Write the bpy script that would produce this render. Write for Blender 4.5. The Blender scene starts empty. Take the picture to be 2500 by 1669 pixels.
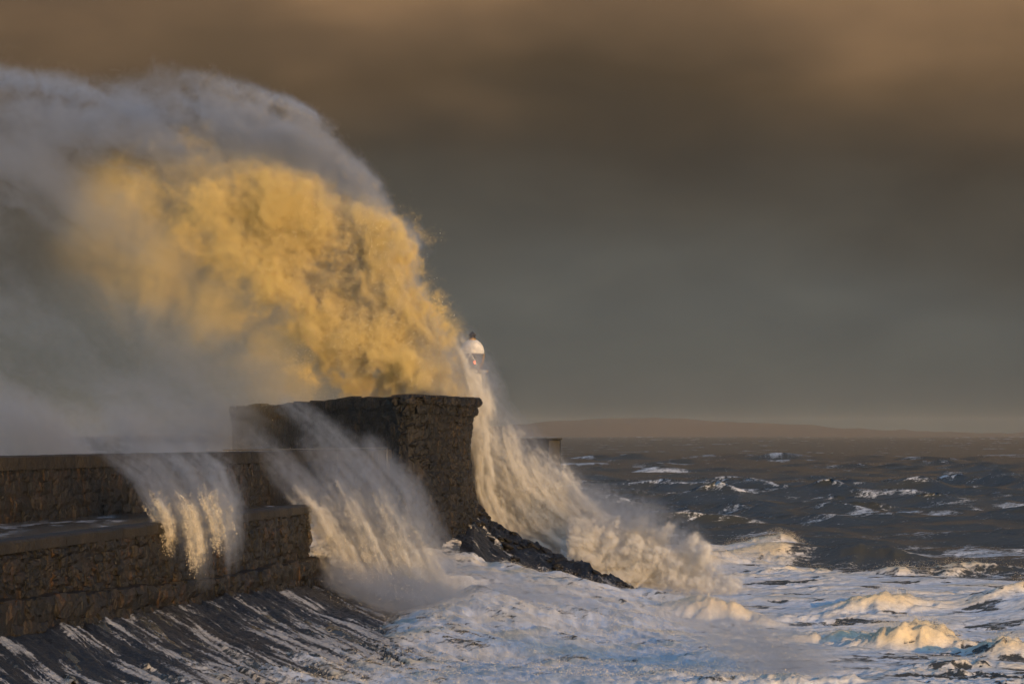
import bpy, math, random
import numpy as np
from mathutils import Vector, Matrix

S = bpy.context.scene
COL = S.collection
rng = np.random.default_rng(7)
random.seed(7)
F = 6944.0          # focal length in pixels of a 2500 px wide picture (100 mm lens)
CAMZ = 13.0         # metres above mean sea level
HORIZON = 1059.0

# ------------------------------------------------------------------ camera
cam = bpy.data.objects.new('camera', bpy.data.cameras.new('camera'))
COL.objects.link(cam)
S.camera = cam
cam.location = (0, 0, CAMZ)
cam.rotation_euler = (math.pi / 2, 0, 0)
cam.data.sensor_width = 36
cam.data.lens = 100
cam.data.shift_y = (HORIZON - 834.5) / 2500
cam.data.clip_start = 1
cam.data.clip_end = 60000

# ------------------------------------------------------------------ light
SUN_EL = math.radians(8.0)
SUN_AZ = math.radians(25.0)            # to the right of straight behind the camera
to_sun = Vector((math.sin(SUN_AZ) * math.cos(SUN_EL), -math.cos(SUN_AZ) * math.cos(SUN_EL), math.sin(SUN_EL)))
sun = bpy.data.objects.new('sun', bpy.data.lights.new('sun', 'SUN'))
COL.objects.link(sun)
sun.location = to_sun * 300
sun.rotation_euler = (-to_sun).to_track_quat('-Z', 'Y').to_euler()
sun.data.energy = 2.1
sun.data.color = (1.0, 0.60, 0.24)
sun.data.angle = math.radians(0.6)

W = bpy.data.worlds.new("World")
S.world = W
W.use_nodes = True
wn = W.node_tree
wn.nodes.clear()


def node(nt, typ, **kw):
    n = nt.nodes.new(typ)
    for k, v in kw.items():
        setattr(n, k, v)
    return n


def link(nt, a, b):
    nt.links.new(a, b)


def mathn(nt, op, a, b=None, c=None, clamp=False):
    n = nt.nodes.new('ShaderNodeMath')
    n.operation = op
    n.use_clamp = clamp
    for i, v in enumerate((a, b, c)):
        if v is None:
            continue
        if isinstance(v, (int, float)):
            n.inputs[i].default_value = v
        else:
            nt.links.new(v, n.inputs[i])
    return n.outputs[0]


def smooth(nt, v, a, b, lo=0.0, hi=1.0):
    n = nt.nodes.new('ShaderNodeMapRange')
    n.interpolation_type = 'SMOOTHSTEP'
    nt.links.new(v, n.inputs['Value'])
    n.inputs['From Min'].default_value = a
    n.inputs['From Max'].default_value = b
    n.inputs['To Min'].default_value = lo
    n.inputs['To Max'].default_value = hi
    return n.outputs[0]


def ramp(nt, v, stops, interp='LINEAR'):
    n = nt.nodes.new('ShaderNodeValToRGB')
    n.color_ramp.interpolation = interp
    el = n.color_ramp.elements
    while len(el) < len(stops):
        el.new(0.5)
    for e, (p, c) in zip(el, stops):
        e.position = p
        e.color = (*c, 1)
    if v is not None:
        nt.links.new(v, n.inputs[0])
    return n.outputs[0]


def mixc(nt, f, a, b, mode='MIX'):
    n = nt.nodes.new('ShaderNodeMix')
    n.data_type = 'RGBA'
    n.blend_type = mode
    for s, v in ((n.inputs['Factor'], f), (n.inputs[6], a), (n.inputs[7], b)):
        if isinstance(v, (int, float)):
            s.default_value = v
        elif isinstance(v, tuple):
            s.default_value = (*v, 1)
        else:
            nt.links.new(v, s)
    return n.outputs[2]


def noise(nt, vec, scale, detail=4, rough=0.55, dist=0.0):
    n = nt.nodes.new('ShaderNodeTexNoise')
    n.inputs['Scale'].default_value = scale
    n.inputs['Detail'].default_value = detail
    n.inputs['Roughness'].default_value = rough
    n.inputs['Distortion'].default_value = dist
    if vec is not None:
        nt.links.new(vec, n.inputs['Vector'])
    return n.outputs['Fac']


def mapping(nt, vec, scale=(1, 1, 1), rot=(0, 0, 0), loc=(0, 0, 0)):
    n = nt.nodes.new('ShaderNodeMapping')
    n.inputs['Scale'].default_value = scale
    n.inputs['Rotation'].default_value = rot
    n.inputs['Location'].default_value = loc
    nt.links.new(vec, n.inputs['Vector'])
    return n.outputs[0]


SKY = 0.15
sky = node(wn, 'ShaderNodeTexSky', sky_type='NISHITA', sun_disc=False)
sky.sun_elevation = SUN_EL
sky.sun_rotation = math.pi - SUN_AZ
sky.air_density = 1.0
sky.dust_density = 0.2
sky.ozone_density = 3.0
tc = node(wn, 'ShaderNodeTexCoord')
sep = node(wn, 'ShaderNodeSeparateXYZ')
link(wn, tc.outputs['Generated'], sep.inputs[0])
el = mathn(wn, 'ARCSINE', sep.outputs['Z'])
cvec = mapping(wn, tc.outputs['Generated'], scale=(1, 1, 2.0), rot=(0, 0.10, 0))
cn = noise(wn, cvec, 8.0, 3, 0.42)
cn2 = noise(wn, mapping(wn, tc.outputs['Generated'], scale=(1, 1, 2.5), loc=(3.3, 0, 1)), 4.5, 3, 0.5)
elw = mathn(wn, 'ADD', el, mathn(wn, 'MULTIPLY', mathn(wn, 'SUBTRACT', cn2, 0.5), 0.075))
cr = ramp(wn, mathn(wn, 'DIVIDE', elw, 0.45, clamp=True), [
    (0.00, (0.045, 0.047, 0.043)), (0.10, (0.051, 0.052, 0.048)), (0.15, (0.041, 0.038, 0.032)), (0.21, (0.034, 0.028, 0.021)),
    (0.27, (0.044, 0.031, 0.019)), (0.33, (0.082, 0.053, 0.031)), (0.40, (0.076, 0.056, 0.040)), (0.55, (0.055, 0.052, 0.050)), (1.0, (0.060, 0.062, 0.068))])
warm = smooth(wn, mathn(wn, 'ADD', cn, mathn(wn, 'MULTIPLY', sep.outputs['X'], 0.5)), 0.42, 0.74)
warm = mathn(wn, 'MULTIPLY', mathn(wn, 'MULTIPLY', warm, smooth(wn, el, 0.085, 0.165)), smooth(wn, el, 0.20, 0.30, 1, 0))
cr = mixc(wn, mathn(wn, 'MULTIPLY', warm, 0.65), cr, (0.205, 0.122, 0.062))
cn3 = noise(wn, mapping(wn, tc.outputs['Generated'], scale=(1, 1, 2.2), rot=(0, 0.25, 0), loc=(1, 2, 5)), 14.0, 5, 0.55, 0.4)
cr = mixc(wn, 1.0, cr, ramp(wn, cn3, [(0.3, (0.86, 0.87, 0.89)), (0.7, (1.12, 1.10, 1.07))]), 'MULTIPLY')
bank = mathn(wn, 'MULTIPLY', smooth(wn, mathn(wn, 'ADD', el, mathn(wn, 'MULTIPLY', cn2, 0.3)), 0.60, 0.92, 1, 0),
             smooth(wn, mathn(wn, 'ADD', sep.outputs['Y'], mathn(wn, 'MULTIPLY', cn2, 0.3)), -0.05, 0.55))
bg1 = node(wn, 'ShaderNodeBackground')
bg1.inputs['Strength'].default_value = SKY
link(wn, sky.outputs[0], bg1.inputs['Color'])
bg2 = node(wn, 'ShaderNodeBackground')
bg2.inputs['Strength'].default_value = 1.0
link(wn, cr, bg2.inputs['Color'])
ms = node(wn, 'ShaderNodeMixShader')
link(wn, bank, ms.inputs[0])
link(wn, bg1.outputs[0], ms.inputs[1])
link(wn, bg2.outputs[0], ms.inputs[2])
wo = node(wn, 'ShaderNodeOutputWorld')
link(wn, ms.outputs[0], wo.inputs['Surface'])

S.view_settings.view_transform = 'Standard'
S.view_settings.look = 'None'
S.view_settings.exposure = 0.9
S.view_settings.gamma = 1.0
S.view_settings.use_curve_mapping = False
S.render.engine = 'CYCLES'
S.cycles.use_denoising = True
S.cycles.max_bounces = 6
S.cycles.diffuse_bounces = 2
S.cycles.glossy_bounces = 2
S.cycles.volume_bounces = 1
S.cycles.transparent_max_bounces = 16
S.cycles.volume_step_rate = 1.9
S.cycles.sample_clamp_indirect = 4


# ------------------------------------------------------------------ helpers
def at(px, py, Y):
    """a point of the place at depth Y seen at a picture position"""
    return ((px - 1250) / F * Y, Y, CAMZ - (py - HORIZON) / F * Y)


def tag(o, label=None, cat=None, group=None, kind=None):
    if label:
        o['label'] = label
    if cat:
        o['category'] = cat
    if group:
        o['group'] = group
    if kind:
        o['kind'] = kind
    return o


def empty(name, loc=(0, 0, 0)):
    o = bpy.data.objects.new(name, None)
    o.empty_display_size = 0.5
    o.location = loc
    COL.objects.link(o)
    return o


def mesh_obj(name, verts, faces, mat=None, parent=None, smooth_shade=False):
    me = bpy.data.meshes.new(name)
    me.from_pydata([tuple(v) for v in verts], [], faces)
    me.update()
    if smooth_shade:
        me.polygons.foreach_set('use_smooth', [True] * len(me.polygons))
    if mat:
        me.materials.append(mat)
    o = bpy.data.objects.new(name, me)
    COL.objects.link(o)
    if parent:
        o.parent = parent
        o.matrix_parent_inverse = Matrix.Identity(4)
        if parent.location.length > 0:
            o.matrix_parent_inverse = Matrix.Translation(-parent.location)
    return o


def fast_mesh(name, V, Q, smooth_shade=True):
    """V (n,3) array, Q (m,4) or (m,3) array"""
    me = bpy.data.meshes.new(name)
    k = Q.shape[1]
    me.vertices.add(len(V))
    me.vertices.foreach_set('co', np.ascontiguousarray(V, dtype=np.float32).ravel())
    me.loops.add(Q.size)
    me.loops.foreach_set('vertex_index', np.ascontiguousarray(Q, dtype=np.int32).ravel())
    me.polygons.add(len(Q))
    me.polygons.foreach_set('loop_start', np.arange(len(Q), dtype=np.int32) * k)
    if smooth_shade:
        me.polygons.foreach_set('use_smooth', np.ones(len(Q), dtype=bool))
    me.update(calc_edges=True)
    return me


def grid_faces(nr, nc):
    i = np.arange(nr - 1)[:, None] * nc + np.arange(nc - 1)[None, :]
    return np.stack([i, i + 1, i + nc + 1, i + nc], -1).reshape(-1, 4)


def tile_noise(n, dim, beta, seed, kmin=1.5, kmax=None):
    r = np.random.default_rng(seed)
    w = r.standard_normal((n,) * dim).astype(np.float32)
    f = np.fft.rfftn(w)
    ks = [np.fft.fftfreq(n) * n] * (dim - 1) + [np.fft.rfftfreq(n) * n]
    K = np.sqrt(sum(k.astype(np.float32) ** 2 for k in np.meshgrid(*ks, indexing='ij')))
    a = np.where(K >= kmin, np.maximum(K, 1e-3) ** (-beta / 2), 0)
    if kmax:
        a = a * np.exp(-(K / kmax) ** 4)
    t = np.fft.irfftn(f * a, s=(n,) * dim).astype(np.float32)
    return t / t.std()


def samp3(T, u, v, w):
    n = T.shape[0]
    Tf = T.ravel()
    iu = np.floor(u); iv = np.floor(v); iw = np.floor(w)
    fu = (u - iu).astype(np.float32); fv = (v - iv).astype(np.float32); fw = (w - iw).astype(np.float32)
    iu = iu.astype(np.int32) % n; iv = iv.astype(np.int32) % n; iw = iw.astype(np.int32) % n
    ju = (iu + 1) % n; jv = (iv + 1) % n; jw = (iw + 1) % n
    a00 = (iu * n + iv) * n; a01 = (iu * n + jv) * n; a10 = (ju * n + iv) * n; a11 = (ju * n + jv) * n
    c00 = Tf[a00 + iw] * (1 - fw) + Tf[a00 + jw] * fw
    c01 = Tf[a01 + iw] * (1 - fw) + Tf[a01 + jw] * fw
    c10 = Tf[a10 + iw] * (1 - fw) + Tf[a10 + jw] * fw
    c11 = Tf[a11 + iw] * (1 - fw) + Tf[a11 + jw] * fw
    return (c00 * (1 - fv) + c01 * fv) * (1 - fu) + (c10 * (1 - fv) + c11 * fv) * fu


def samp2(T, u, v):
    n = T.shape[0]
    iu = np.floor(u); iv = np.floor(v)
    fu = (u - iu); fv = (v - iv)
    iu = iu.astype(np.int64) % n; iv = iv.astype(np.int64) % n
    ju = (iu + 1) % n; jv = (iv + 1) % n
    return (T[iu, iv] * (1 - fv) + T[iu, jv] * fv) * (1 - fu) + (T[ju, iv] * (1 - fv) + T[ju, jv] * fv) * fu


def sstep(a, b, x):
    t = np.clip((x - a) / (b - a), 0, 1)
    return t * t * (3 - 2 * t)


def sdf_poly(P, x, y):
    """signed distance, positive inside"""
    P = np.array(P, float)
    d = np.full(x.shape, 1e9)
    ins = np.zeros(x.shape, bool)
    for a, b in zip(P, np.roll(P, -1, 0)):
        ex, ey = b - a
        t = np.clip(((x - a[0]) * ex + (y - a[1]) * ey) / (ex * ex + ey * ey), 0, 1)
        d = np.minimum(d, np.hypot(x - a[0] - t * ex, y - a[1] - t * ey))
        c = ((a[1] <= y) != (b[1] <= y)) & (x < (b[0] - a[0]) * (y - a[1]) / (b[1] - a[1] + 1e-12) + a[0])
        ins ^= c
    return np.where(ins, d, -d)


def stroke(pts, x, y):
    """pts: (px,py,width,strength). Returns envelope strength, along, across coordinates"""
    P = np.array(pts, float)
    best = np.full(x.shape, -1.0)
    dn = np.full(x.shape, 1e9)
    sa = np.zeros(x.shape); na = np.zeros(x.shape); wa = np.ones(x.shape); st = np.zeros(x.shape)
    L0 = 0
    for a, b in zip(P[:-1], P[1:]):
        ex, ey = b[:2] - a[:2]
        L = math.hypot(ex, ey)
        t = np.clip(((x - a[0]) * ex + (y - a[1]) * ey) / (L * L), 0, 1)
        qx = x - a[0] - t * ex; qy = y - a[1] - t * ey
        w = a[2] + (b[2] - a[2]) * t
        q = np.hypot(qx, qy) / w
        m = q < dn
        dn = np.where(m, q, dn)
        sa = np.where(m, L0 + t * L, sa)
        na = np.where(m, (qx * -ey + qy * ex) / L, na)
        st = np.where(m, a[3] + (b[3] - a[3]) * t, st)
        L0 += L
    return st * np.exp(-dn ** 2), sa, na


# ------------------------------------------------------------------ materials
def newmat(name):
    m = bpy.data.materials.new(name)
    m.use_nodes = True
    nt = m.node_tree
    return m, nt, nt.nodes['Principled BSDF']


def geopos(nt):
    return node(nt, 'ShaderNodeNewGeometry').outputs['Position']


def bump(nt, h, strength, dist, normal=None):
    b = node(nt, 'ShaderNodeBump')
    b.inputs['Strength'].default_value = strength
    b.inputs['Distance'].default_value = dist
    link(nt, h, b.inputs['Height'])
    if normal is not None:
        link(nt, normal, b.inputs['Normal'])
    return b.outputs[0]


def stone_mat(name, cols, algae, algae_amt, wet=0.35, runs=0.35):
    """wet sea-worn stone: blotches, algae and mineral runs stretched downwards"""
    m, nt, p = newmat(name)
    pos = geopos(nt)
    oi = node(nt, 'ShaderNodeObjectInfo')
    n1 = noise(nt, pos, 0.9, 6, 0.62)
    n1 = mathn(nt, 'ADD', mathn(nt, 'MULTIPLY', n1, 0.62), mathn(nt, 'MULTIPLY', oi.outputs['Random'], 0.38))
    c = ramp(nt, n1, [(0.28, cols[0]), (0.5, cols[1]), (0.72, cols[2])])
    st = noise(nt, mapping(nt, pos, scale=(3.4, 3.4, 0.42)), 1.0, 5, 0.6)
    big = noise(nt, pos, 0.33, 4, 0.6)
    f = mathn(nt, 'MULTIPLY', smooth(nt, st, 0.5, 0.68), smooth(nt, big, 0.36, 0.62))
    c = mixc(nt, mathn(nt, 'MULTIPLY', f, algae_amt), c, algae)
    st2 = noise(nt, mapping(nt, pos, scale=(7.5, 7.5, 0.5), loc=(5, 1, 2)), 1.0, 4, 0.65)
    pale = mathn(nt, 'MULTIPLY', smooth(nt, st2, 0.6, 0.74), smooth(nt, noise(nt, pos, 0.5, 3), 0.42, 0.62))
    c = mixc(nt, mathn(nt, 'MULTIPLY', pale, runs), c, (0.32, 0.29, 0.25))
    broad = noise(nt, mapping(nt, pos, scale=(1, 1, 0.7), loc=(2, 7, 1)), 0.30, 4, 0.6)
    c = mixc(nt, smooth(nt, broad, 0.36, 0.60), mixc(nt, 0.65, c, (0.004, 0.0045, 0.005)), c)
    fine = noise(nt, mapping(nt, pos, scale=(1, 1, 0.55)), 7.0, 5, 0.7)
    c = mixc(nt, smooth(nt, fine, 0.3, 0.7), mixc(nt, 0.6, c, (0.006, 0.006, 0.006)), c)
    link(nt, c, p.inputs['Base Color'])
    link(nt, mathn(nt, 'ADD', mathn(nt, 'MULTIPLY', fine, 0.45), wet - 0.1), p.inputs['Roughness'])
    p.inputs['Specular IOR Level'].default_value = 0.35
    h = mathn(nt, 'ADD', mathn(nt, 'MULTIPLY', noise(nt, pos, 2.2, 6, 0.65), 1.0), mathn(nt, 'MULTIPLY', st, 0.5))
    link(nt, bump(nt, h, 1.0, 0.28), p.inputs['Normal'])
    return m


M_WALL = stone_mat('wet_brown_stone', [(0.003, 0.0035, 0.004), (0.007, 0.0068, 0.006), (0.029, 0.0225, 0.016)], (0.105, 0.048, 0.010), 0.9, 0.26, 0.55)
M_DARK = stone_mat('wet_dark_stone', [(0.003, 0.003, 0.003), (0.010, 0.009, 0.008), (0.028, 0.023, 0.018)], (0.10, 0.058, 0.015), 0.7, 0.28, 0.5)
M_COPE = stone_mat('wet_concrete_coping', [(0.014, 0.011, 0.007), (0.028, 0.021, 0.012), (0.046, 0.035, 0.020)], (0.07, 0.045, 0.015), 0.4, 0.4, 0.12)
M_ROCK = stone_mat('wet_black_rock', [(0.006, 0.006, 0.006), (0.014, 0.013, 0.012), (0.034, 0.031, 0.028)], (0.06, 0.045, 0.02), 0.3, 0.28, 0.2)


def plain(name, col, rough=0.5, metal=0.0, bumps=0.0):
    m, nt, p = newmat(name)
    pos = geopos(nt)
    n = noise(nt, pos, 3.0, 5, 0.6)
    link(nt, mixc(nt, smooth(nt, n, 0.3, 0.75), tuple(x * 0.8 for x in col), tuple(min(1, x * 1.1) for x in col)), p.inputs['Base Color'])
    p.inputs['Roughness'].default_value = rough
    p.inputs['Metallic'].default_value = metal
    if bumps:
        link(nt, bump(nt, n, bumps, 0.03), p.inputs['Normal'])
    return m


# ------------------------------------------------------------------ noise tiles
N2 = tile_noise(512, 2, 3.3, 11, kmin=6)
N2b = tile_noise(512, 2, 2.7, 12, kmin=8)
N3 = tile_noise(128, 3, 4.3, 21, kmin=3)
N3f = tile_noise(128, 3, 3.5, 22, kmin=6)


def fb2(x, y, s, seed=0, T=None):
    T = N2 if T is None else T
    return samp2(T, x / s * 40 + 37.3 * seed + 1000, y / s * 40 + 91.7 * seed + 1000)


# ------------------------------------------------------------------ shape of the shore
WSL = 0.1338


def wall_x(Y):
    return -23.5 + (Y - 130.7) * WSL


def base_z(Y):
    return np.interp(Y, [100, 131, 174, 205, 215, 235], [4.2, 3.7, 3.2, 2.2, 2.2, 3.0])


def slope_z(x, Y):
    d = x - wall_x(Y) - 1.0
    A = base_z(Y) - 0.40 * np.maximum(d, 0) + 0.14 * np.maximum(d - 3.5, 0)
    A = np.where(Y > 206, A - (Y - 206) * 0.25, A)
    zr = np.interp(x, [-12, -8, -3.1, -1.9, -0.34, 1.3, 2.7, 4.3, 6.3, 9.5, 11, 14, 20], [8.6, 8.0, 7.0, 5.6, 4.8, 4.1, 3.4, 2.75, 2.0, 0.9, 0.35, -1.5, -6])
    yr = np.interp(x, [-12, -3.1, -0.34, 2.7, 6.3, 9.5, 12], [246, 240, 237, 233, 229, 224, 220])
    R = zr - 0.25 * np.maximum(yr - Y, 0) - 1.3 * np.maximum(Y - yr, 0)
    k = 0.6
    return np.maximum(A, R) + 0.0 * k, yr - Y


# ------------------------------------------------------------------ sea
print('sea')
cols = np.arange(-330, 2840, 4.5)
y1 = np.arange(122, 262, 0.27)
y2 = 262 + np.cumsum(np.linspace(0.3, 1.5, 160))
yy = list(y2)
while yy[-1] < 16000:
    yy.append(yy[-1] + max(1.1, yy[-1] ** 2 / (F * CAMZ) * (0.62 if yy[-1] < 1600 else 1.0)))
rows = np.concatenate([y1, np.array(yy)])
YY, PX = np.meshgrid(rows, cols, indexing='ij')
XX = (PX - 1250) / F * YY
X0, Y0 = XX.copy(), YY.copy()

nw = 70
lam = np.exp(rng.uniform(math.log(3.0), math.log(75), nw))
ang = math.radians(-118) + rng.normal(0, 0.42, nw)      # travel towards the camera and to the left
ph = rng.uniform(0, 2 * math.pi, nw)
amp = 0.0165 * lam ** 0.80 * np.where((lam > 10) & (lam < 50), 1.45, 1.0)
Z = np.zeros_like(XX)
DX = np.zeros_like(XX)
DY = np.zeros_like(XX)
rowstep = np.gradient(rows)
slope2 = np.zeros_like(XX)
for l, a, p0, A in zip(lam, ang, ph, amp):
    k = 2 * math.pi / l
    fade = np.clip(l / (rowstep * 2.0) - 0.6, 0, 1)[:, None]
    th = k * (math.cos(a) * X0 + math.sin(a) * Y0) + p0
    c, s = np.cos(th), np.sin(th)
    Z += A * fade * c
    DX -= 0.9 * A * fade * math.cos(a) * s
    DY -= 0.9 * A * fade * math.sin(a) * s
    if l > 8:
        slope2 += A * fade * k * c
grp = fb2(X0, Y0 * 0.7, 240, 3)
ampmod = 0.8 + 0.35 * np.clip(grp, -1, 2)
far = sstep(230, 380, Y0)
Z *= ampmod * (0.30 + 0.48 * far)
DX *= far * 0.9 + 0.1
DY *= far * 0.9 + 0.1

# foam on the open sea: breaking crests and wind-drawn patches
farm = (Y0 > 300) & (Y0 < 2500)


def top(f_, qa, qb):
    lo_, hi_ = np.quantile(f_[farm][::7], [qa, qb])
    return sstep(lo_, hi_, f_)


crest = top(slope2 * ampmod + 0.13 * fb2(X0 * 0.6, Y0, 12, 5) + 0.12 * fb2(X0, Y0, 90, 6), 0.935, 0.995)
patch = top(fb2(X0 * 0.6 + Y0 * 0.2, Y0, 75, 8) + 0.3 * fb2(X0, Y0, 9, 9), 0.955, 0.995) * 0.50
streak = top(fb2(X0 * 0.22, Y0 * 0.8, 6, 10) + 0.6 * fb2(X0, Y0, 60, 20) + 0.5 * slope2, 0.80, 0.995) * 0.36
foam_far = np.clip(np.maximum(np.maximum(crest * (0.36 + 0.18 * np.clip(fb2(X0 * 0.7, Y0, 3.5, 21), -1.5, 1.5)), patch), streak), 0, 1)

# the white water in front of the breakwater
edge = np.interp(PX, [1400, 1700, 1900, 2100, 2300, 2600, 3000], [345, 330, 300, 276, 268, 262, 262])
near = sstep(16, -16, Y0 - edge + 9 * fb2(X0, Y0, 26, 14))
holes = sstep(0.9, 1.7, fb2(X0 * 0.5, Y0 * 1.1, 4.2, 15) + 0.35 * fb2(X0, Y0, 2.2, 16))
right = sstep(1900, 2350, PX) * sstep(225, 175, Y0)
holes2 = sstep(0.1, 0.9, fb2(X0 * 0.5, Y0, 4.5, 17) + 0.45 * fb2(X0, Y0, 1.1, 18)) * right * 0.85
mesh_edge = sstep(26, 2, np.abs(Y0 - edge)) * sstep(-0.1, 0.8, fb2(X0, Y0, 3.0, 19)) * 0.7
foam_near = near * (1 - np.maximum(np.maximum(0.8 * holes, holes2), mesh_edge))
foam_keep = 1
holes_keep = holes
foam = np.maximum(foam_far * (1 - near), foam_near)

# breaking waves that stand out of the white water: (px, py of the foot, half width px, height m, depth m, tilt)
bumpz = np.zeros_like(XX)


def wave(px0, py0, hw, h, dep, tilt=0.0, steep=0.35, seed=0):
    Yc = CAMZ * F / (py0 - HORIZON)
    xc = (px0 - 1250) / F * Yc
    hwm = hw / F * Yc
    u = (X0 - xc) / hwm
    v = (Y0 - Yc - tilt * (X0 - xc) - 0.8 * fb2(X0, Y0, 9, 30 + seed)) / dep
    prof = np.where(v < 0, np.exp(-(v / steep) ** 2), np.exp(-v ** 2))
    e = np.exp(-np.abs(u) ** 2.2) * prof * h * (1 + 0.14 * fb2(X0, Y0, 5, 40 + seed))
    return e


for a in [(1845, 1368, 110, 0.95, 7, 0.0, .6, 1), (1935, 1350, 100, 1.45, 8, 0.0, .6, 2), (1740, 1376, 80, 0.9, 6, 0, .5, 3),
          (1745, 1514, 115, 1.35, 3, -0.2, .3, 4), (2240, 1562, 140, 1.9, 3.6, -0.1, .42, 5), (2055, 1545, 130, 1.0, 2.5, 0.3, .28, 6),
          (2160, 1500, 150, 0.9, 3, 0.2, .4, 7), (1960, 1400, 130, 0.5, 2.2, 0, .3, 8), (2320, 1390, 200, 0.9, 4, 0, .4, 9),
          (2480, 1600, 70, 1.1, 3.4, 0, .5, 10), (2350, 1640, 140, 0.5, 1.5, 0.2, .3, 11), (2130, 1372, 110, .9, 4, 0, .4, 12),
          (2560, 1500, 140, 0.7, 3, 0, .4, 13)]:
    bumpz = np.maximum(bumpz, wave(*a))
Z += bumpz

# backwash pouring down over the slope
Sz, rd = slope_z(X0, Y0)
inwash = sstep(12.5, 9, X0 - 0.02 * (Y0 - 150)) * (Y0 < 262)
d_w = X0 - wall_x(Y0) - 1.0
strip = np.interp(X0, [-12, -4, 0, 4, 8, 11], [5, 9, 8.5, 7.5, 5.0, 2.0])
thick = sstep(-2.5, 8.0, (rd - strip) + 1.4 * fb2(X0, Y0, 4, 50)) * 0.42 - 0.20
au = 0.55 * X0 - 0.83 * Y0
av = 0.83 * X0 + 0.55 * Y0
strand = fb2(au * 0.09, av, 1.6, 51) + 0.6 * fb2(au * 0.09, av, 0.7, 53)
d0 = np.interp(Y0, [128, 146, 170, 190], [6.0, 7.5, 10.0, 10.0])
thick_a = sstep(-2.5, 5.5, d_w - d0 + 1.7 * strand) * 0.50 - 0.20
thick = np.where(Y0 < 205, thick_a, np.minimum(thick, np.where(Y0 < 215, thick_a + 0.4 * (Y0 - 205) / 10, 9)))
behind = sstep(0.3, -1.5, rd)
thick = np.where(rd < 0, 0.1 + 0.5 * behind, thick)
fu = 0.37 * X0 - 0.93 * Y0
fv = 0.93 * X0 + 0.37 * Y0
flow = fb2(fu * 0.11, fv, 2.6, 52) + 0.45 * fb2(fu * 0.12, fv, 0.9, 54)
pool = 2.6 * sstep(20, -10, X0 + 0.10 * (190 - Y0)) * sstep(160, 196, Y0) * sstep(262, 235, Y0) * sstep(strip - 3, strip + 6, rd) * np.where(Y0 < 205, sstep(4, 13, d_w), 1.0) + 0.11 * flow * sstep(24, 8, X0) * (Y0 < 232)
Z = Z + np.where(Y0 < 262, pool, 0)
Wz = Sz + thick + 0.10 * flow
zlow = Z
zs = np.maximum(zlow, Wz)
kk = 0.8
hh = np.clip(0.5 + 0.5 * (Wz - zlow) / kk, 0, 1)
zs = zlow * (1 - hh) + Wz * hh + kk * hh * (1 - hh) * (thick > 0)
wet = (Wz > zlow - 0.3) & (Y0 < 262) & (X0 < 16)
Zc = np.where((Y0 < 262) & (X0 < 18), np.where(thick < 0, np.maximum(zlow, Wz), zs), zlow)

foam = np.maximum(foam, near * np.clip(0.72 * sstep(0.15, 0.7, bumpz) + 0.2 * fb2(X0, Y0, 1.4, 57) * (bumpz > 0.1), 0, 0.95))
thin = np.where((Y0 < 206) & (d_w < 16), sstep(-0.08, 0.95, Zc - Sz) * np.clip(0.8 + 0.35 * fb2(au * 0.09, av, 0.55, 55), 0.1, 1.2), 1.0)
thin = np.where((Y0 >= 206) & (Y0 < 250) & (X0 < 12) & (rd > 0), sstep(-0.08, 0.45, Zc - Sz) * np.clip(0.9 + 0.3 * fb2(X0, Y0, 0.8, 56), 0.2, 1.2), thin)
calm = 1 - 0.80 * sstep(20, 8, X0 + 0.15 * (185 - Y0)) * (Y0 < 232)
foam = foam * (0.30 + 0.70 * thin)
inflow = sstep(18, 8, X0) * sstep(236, 226, Y0)
foam = np.clip(foam + inflow * 0.35 * holes * near - inflow * 0.20 * sstep(0.5, 1.6, flow), 0, 1)
# turbulent relief of the foam
rough = near * 1.0
mid = fb2(X0 * 0.5, Y0, 3.2, 60)
fin = fb2(X0, Y0, 0.9, 61, N2b)
ridg = 1 - np.abs(fb2(X0 * 0.7, Y0 * 0.9, 2.0, 62))
lumpy = sstep(-0.2, 1.4, fb2(X0, Y0, 18, 63))
washy = sstep(20, 4, d_w) * (Y0 < 240)
rel = (1 + 1.3 * np.clip(bumpz, 0, 1)) * ((0.06 + 0.09 * lumpy + 0.05 * washy) * mid + (0.008 + 0.022 * lumpy + 0.035 * washy) * fin + (0.02 + 0.09 * lumpy) * ridg)
Zc = Zc + rough * rel * calm * np.clip(1.25 - Y0 / 420, 0.2, 1)
DX *= (1 - near)
DY *= (1 - near)
Zc = Zc - np.where((Y0 > 5000), (Y0 - 5000) * 0.0, 0)
V = np.stack([X0 + DX, Y0 + DY, Zc], -1).reshape(-1, 3)
me = fast_mesh('sea', V, grid_faces(*XX.shape)[:, ::1])
at_ = me.attributes.new('foam', 'FLOAT', 'POINT')
at_.data.foreach_set('value', foam.astype(np.float32).ravel())
at_ = me.attributes.new('churn', 'FLOAT', 'POINT')
at_.data.foreach_set('value', np.clip(calm, 0, 1).astype(np.float32).ravel())
at_ = me.attributes.new('silt_sun_tint', 'FLOAT', 'POINT')
at_.data.foreach_set('value', np.clip(0.20 + 0.75 * bumpz + 0.35 * washy + 0.2 * mid * near, 0, 1).astype(np.float32).ravel())  # strongest on the crests, where golden sunlight is put into the foam colour
sea = bpy.data.objects.new('sea', me)
COL.objects.link(sea)
tag(sea, 'rough dark storm sea turning to white foam in front of the breakwater', 'sea', kind='structure')

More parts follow.
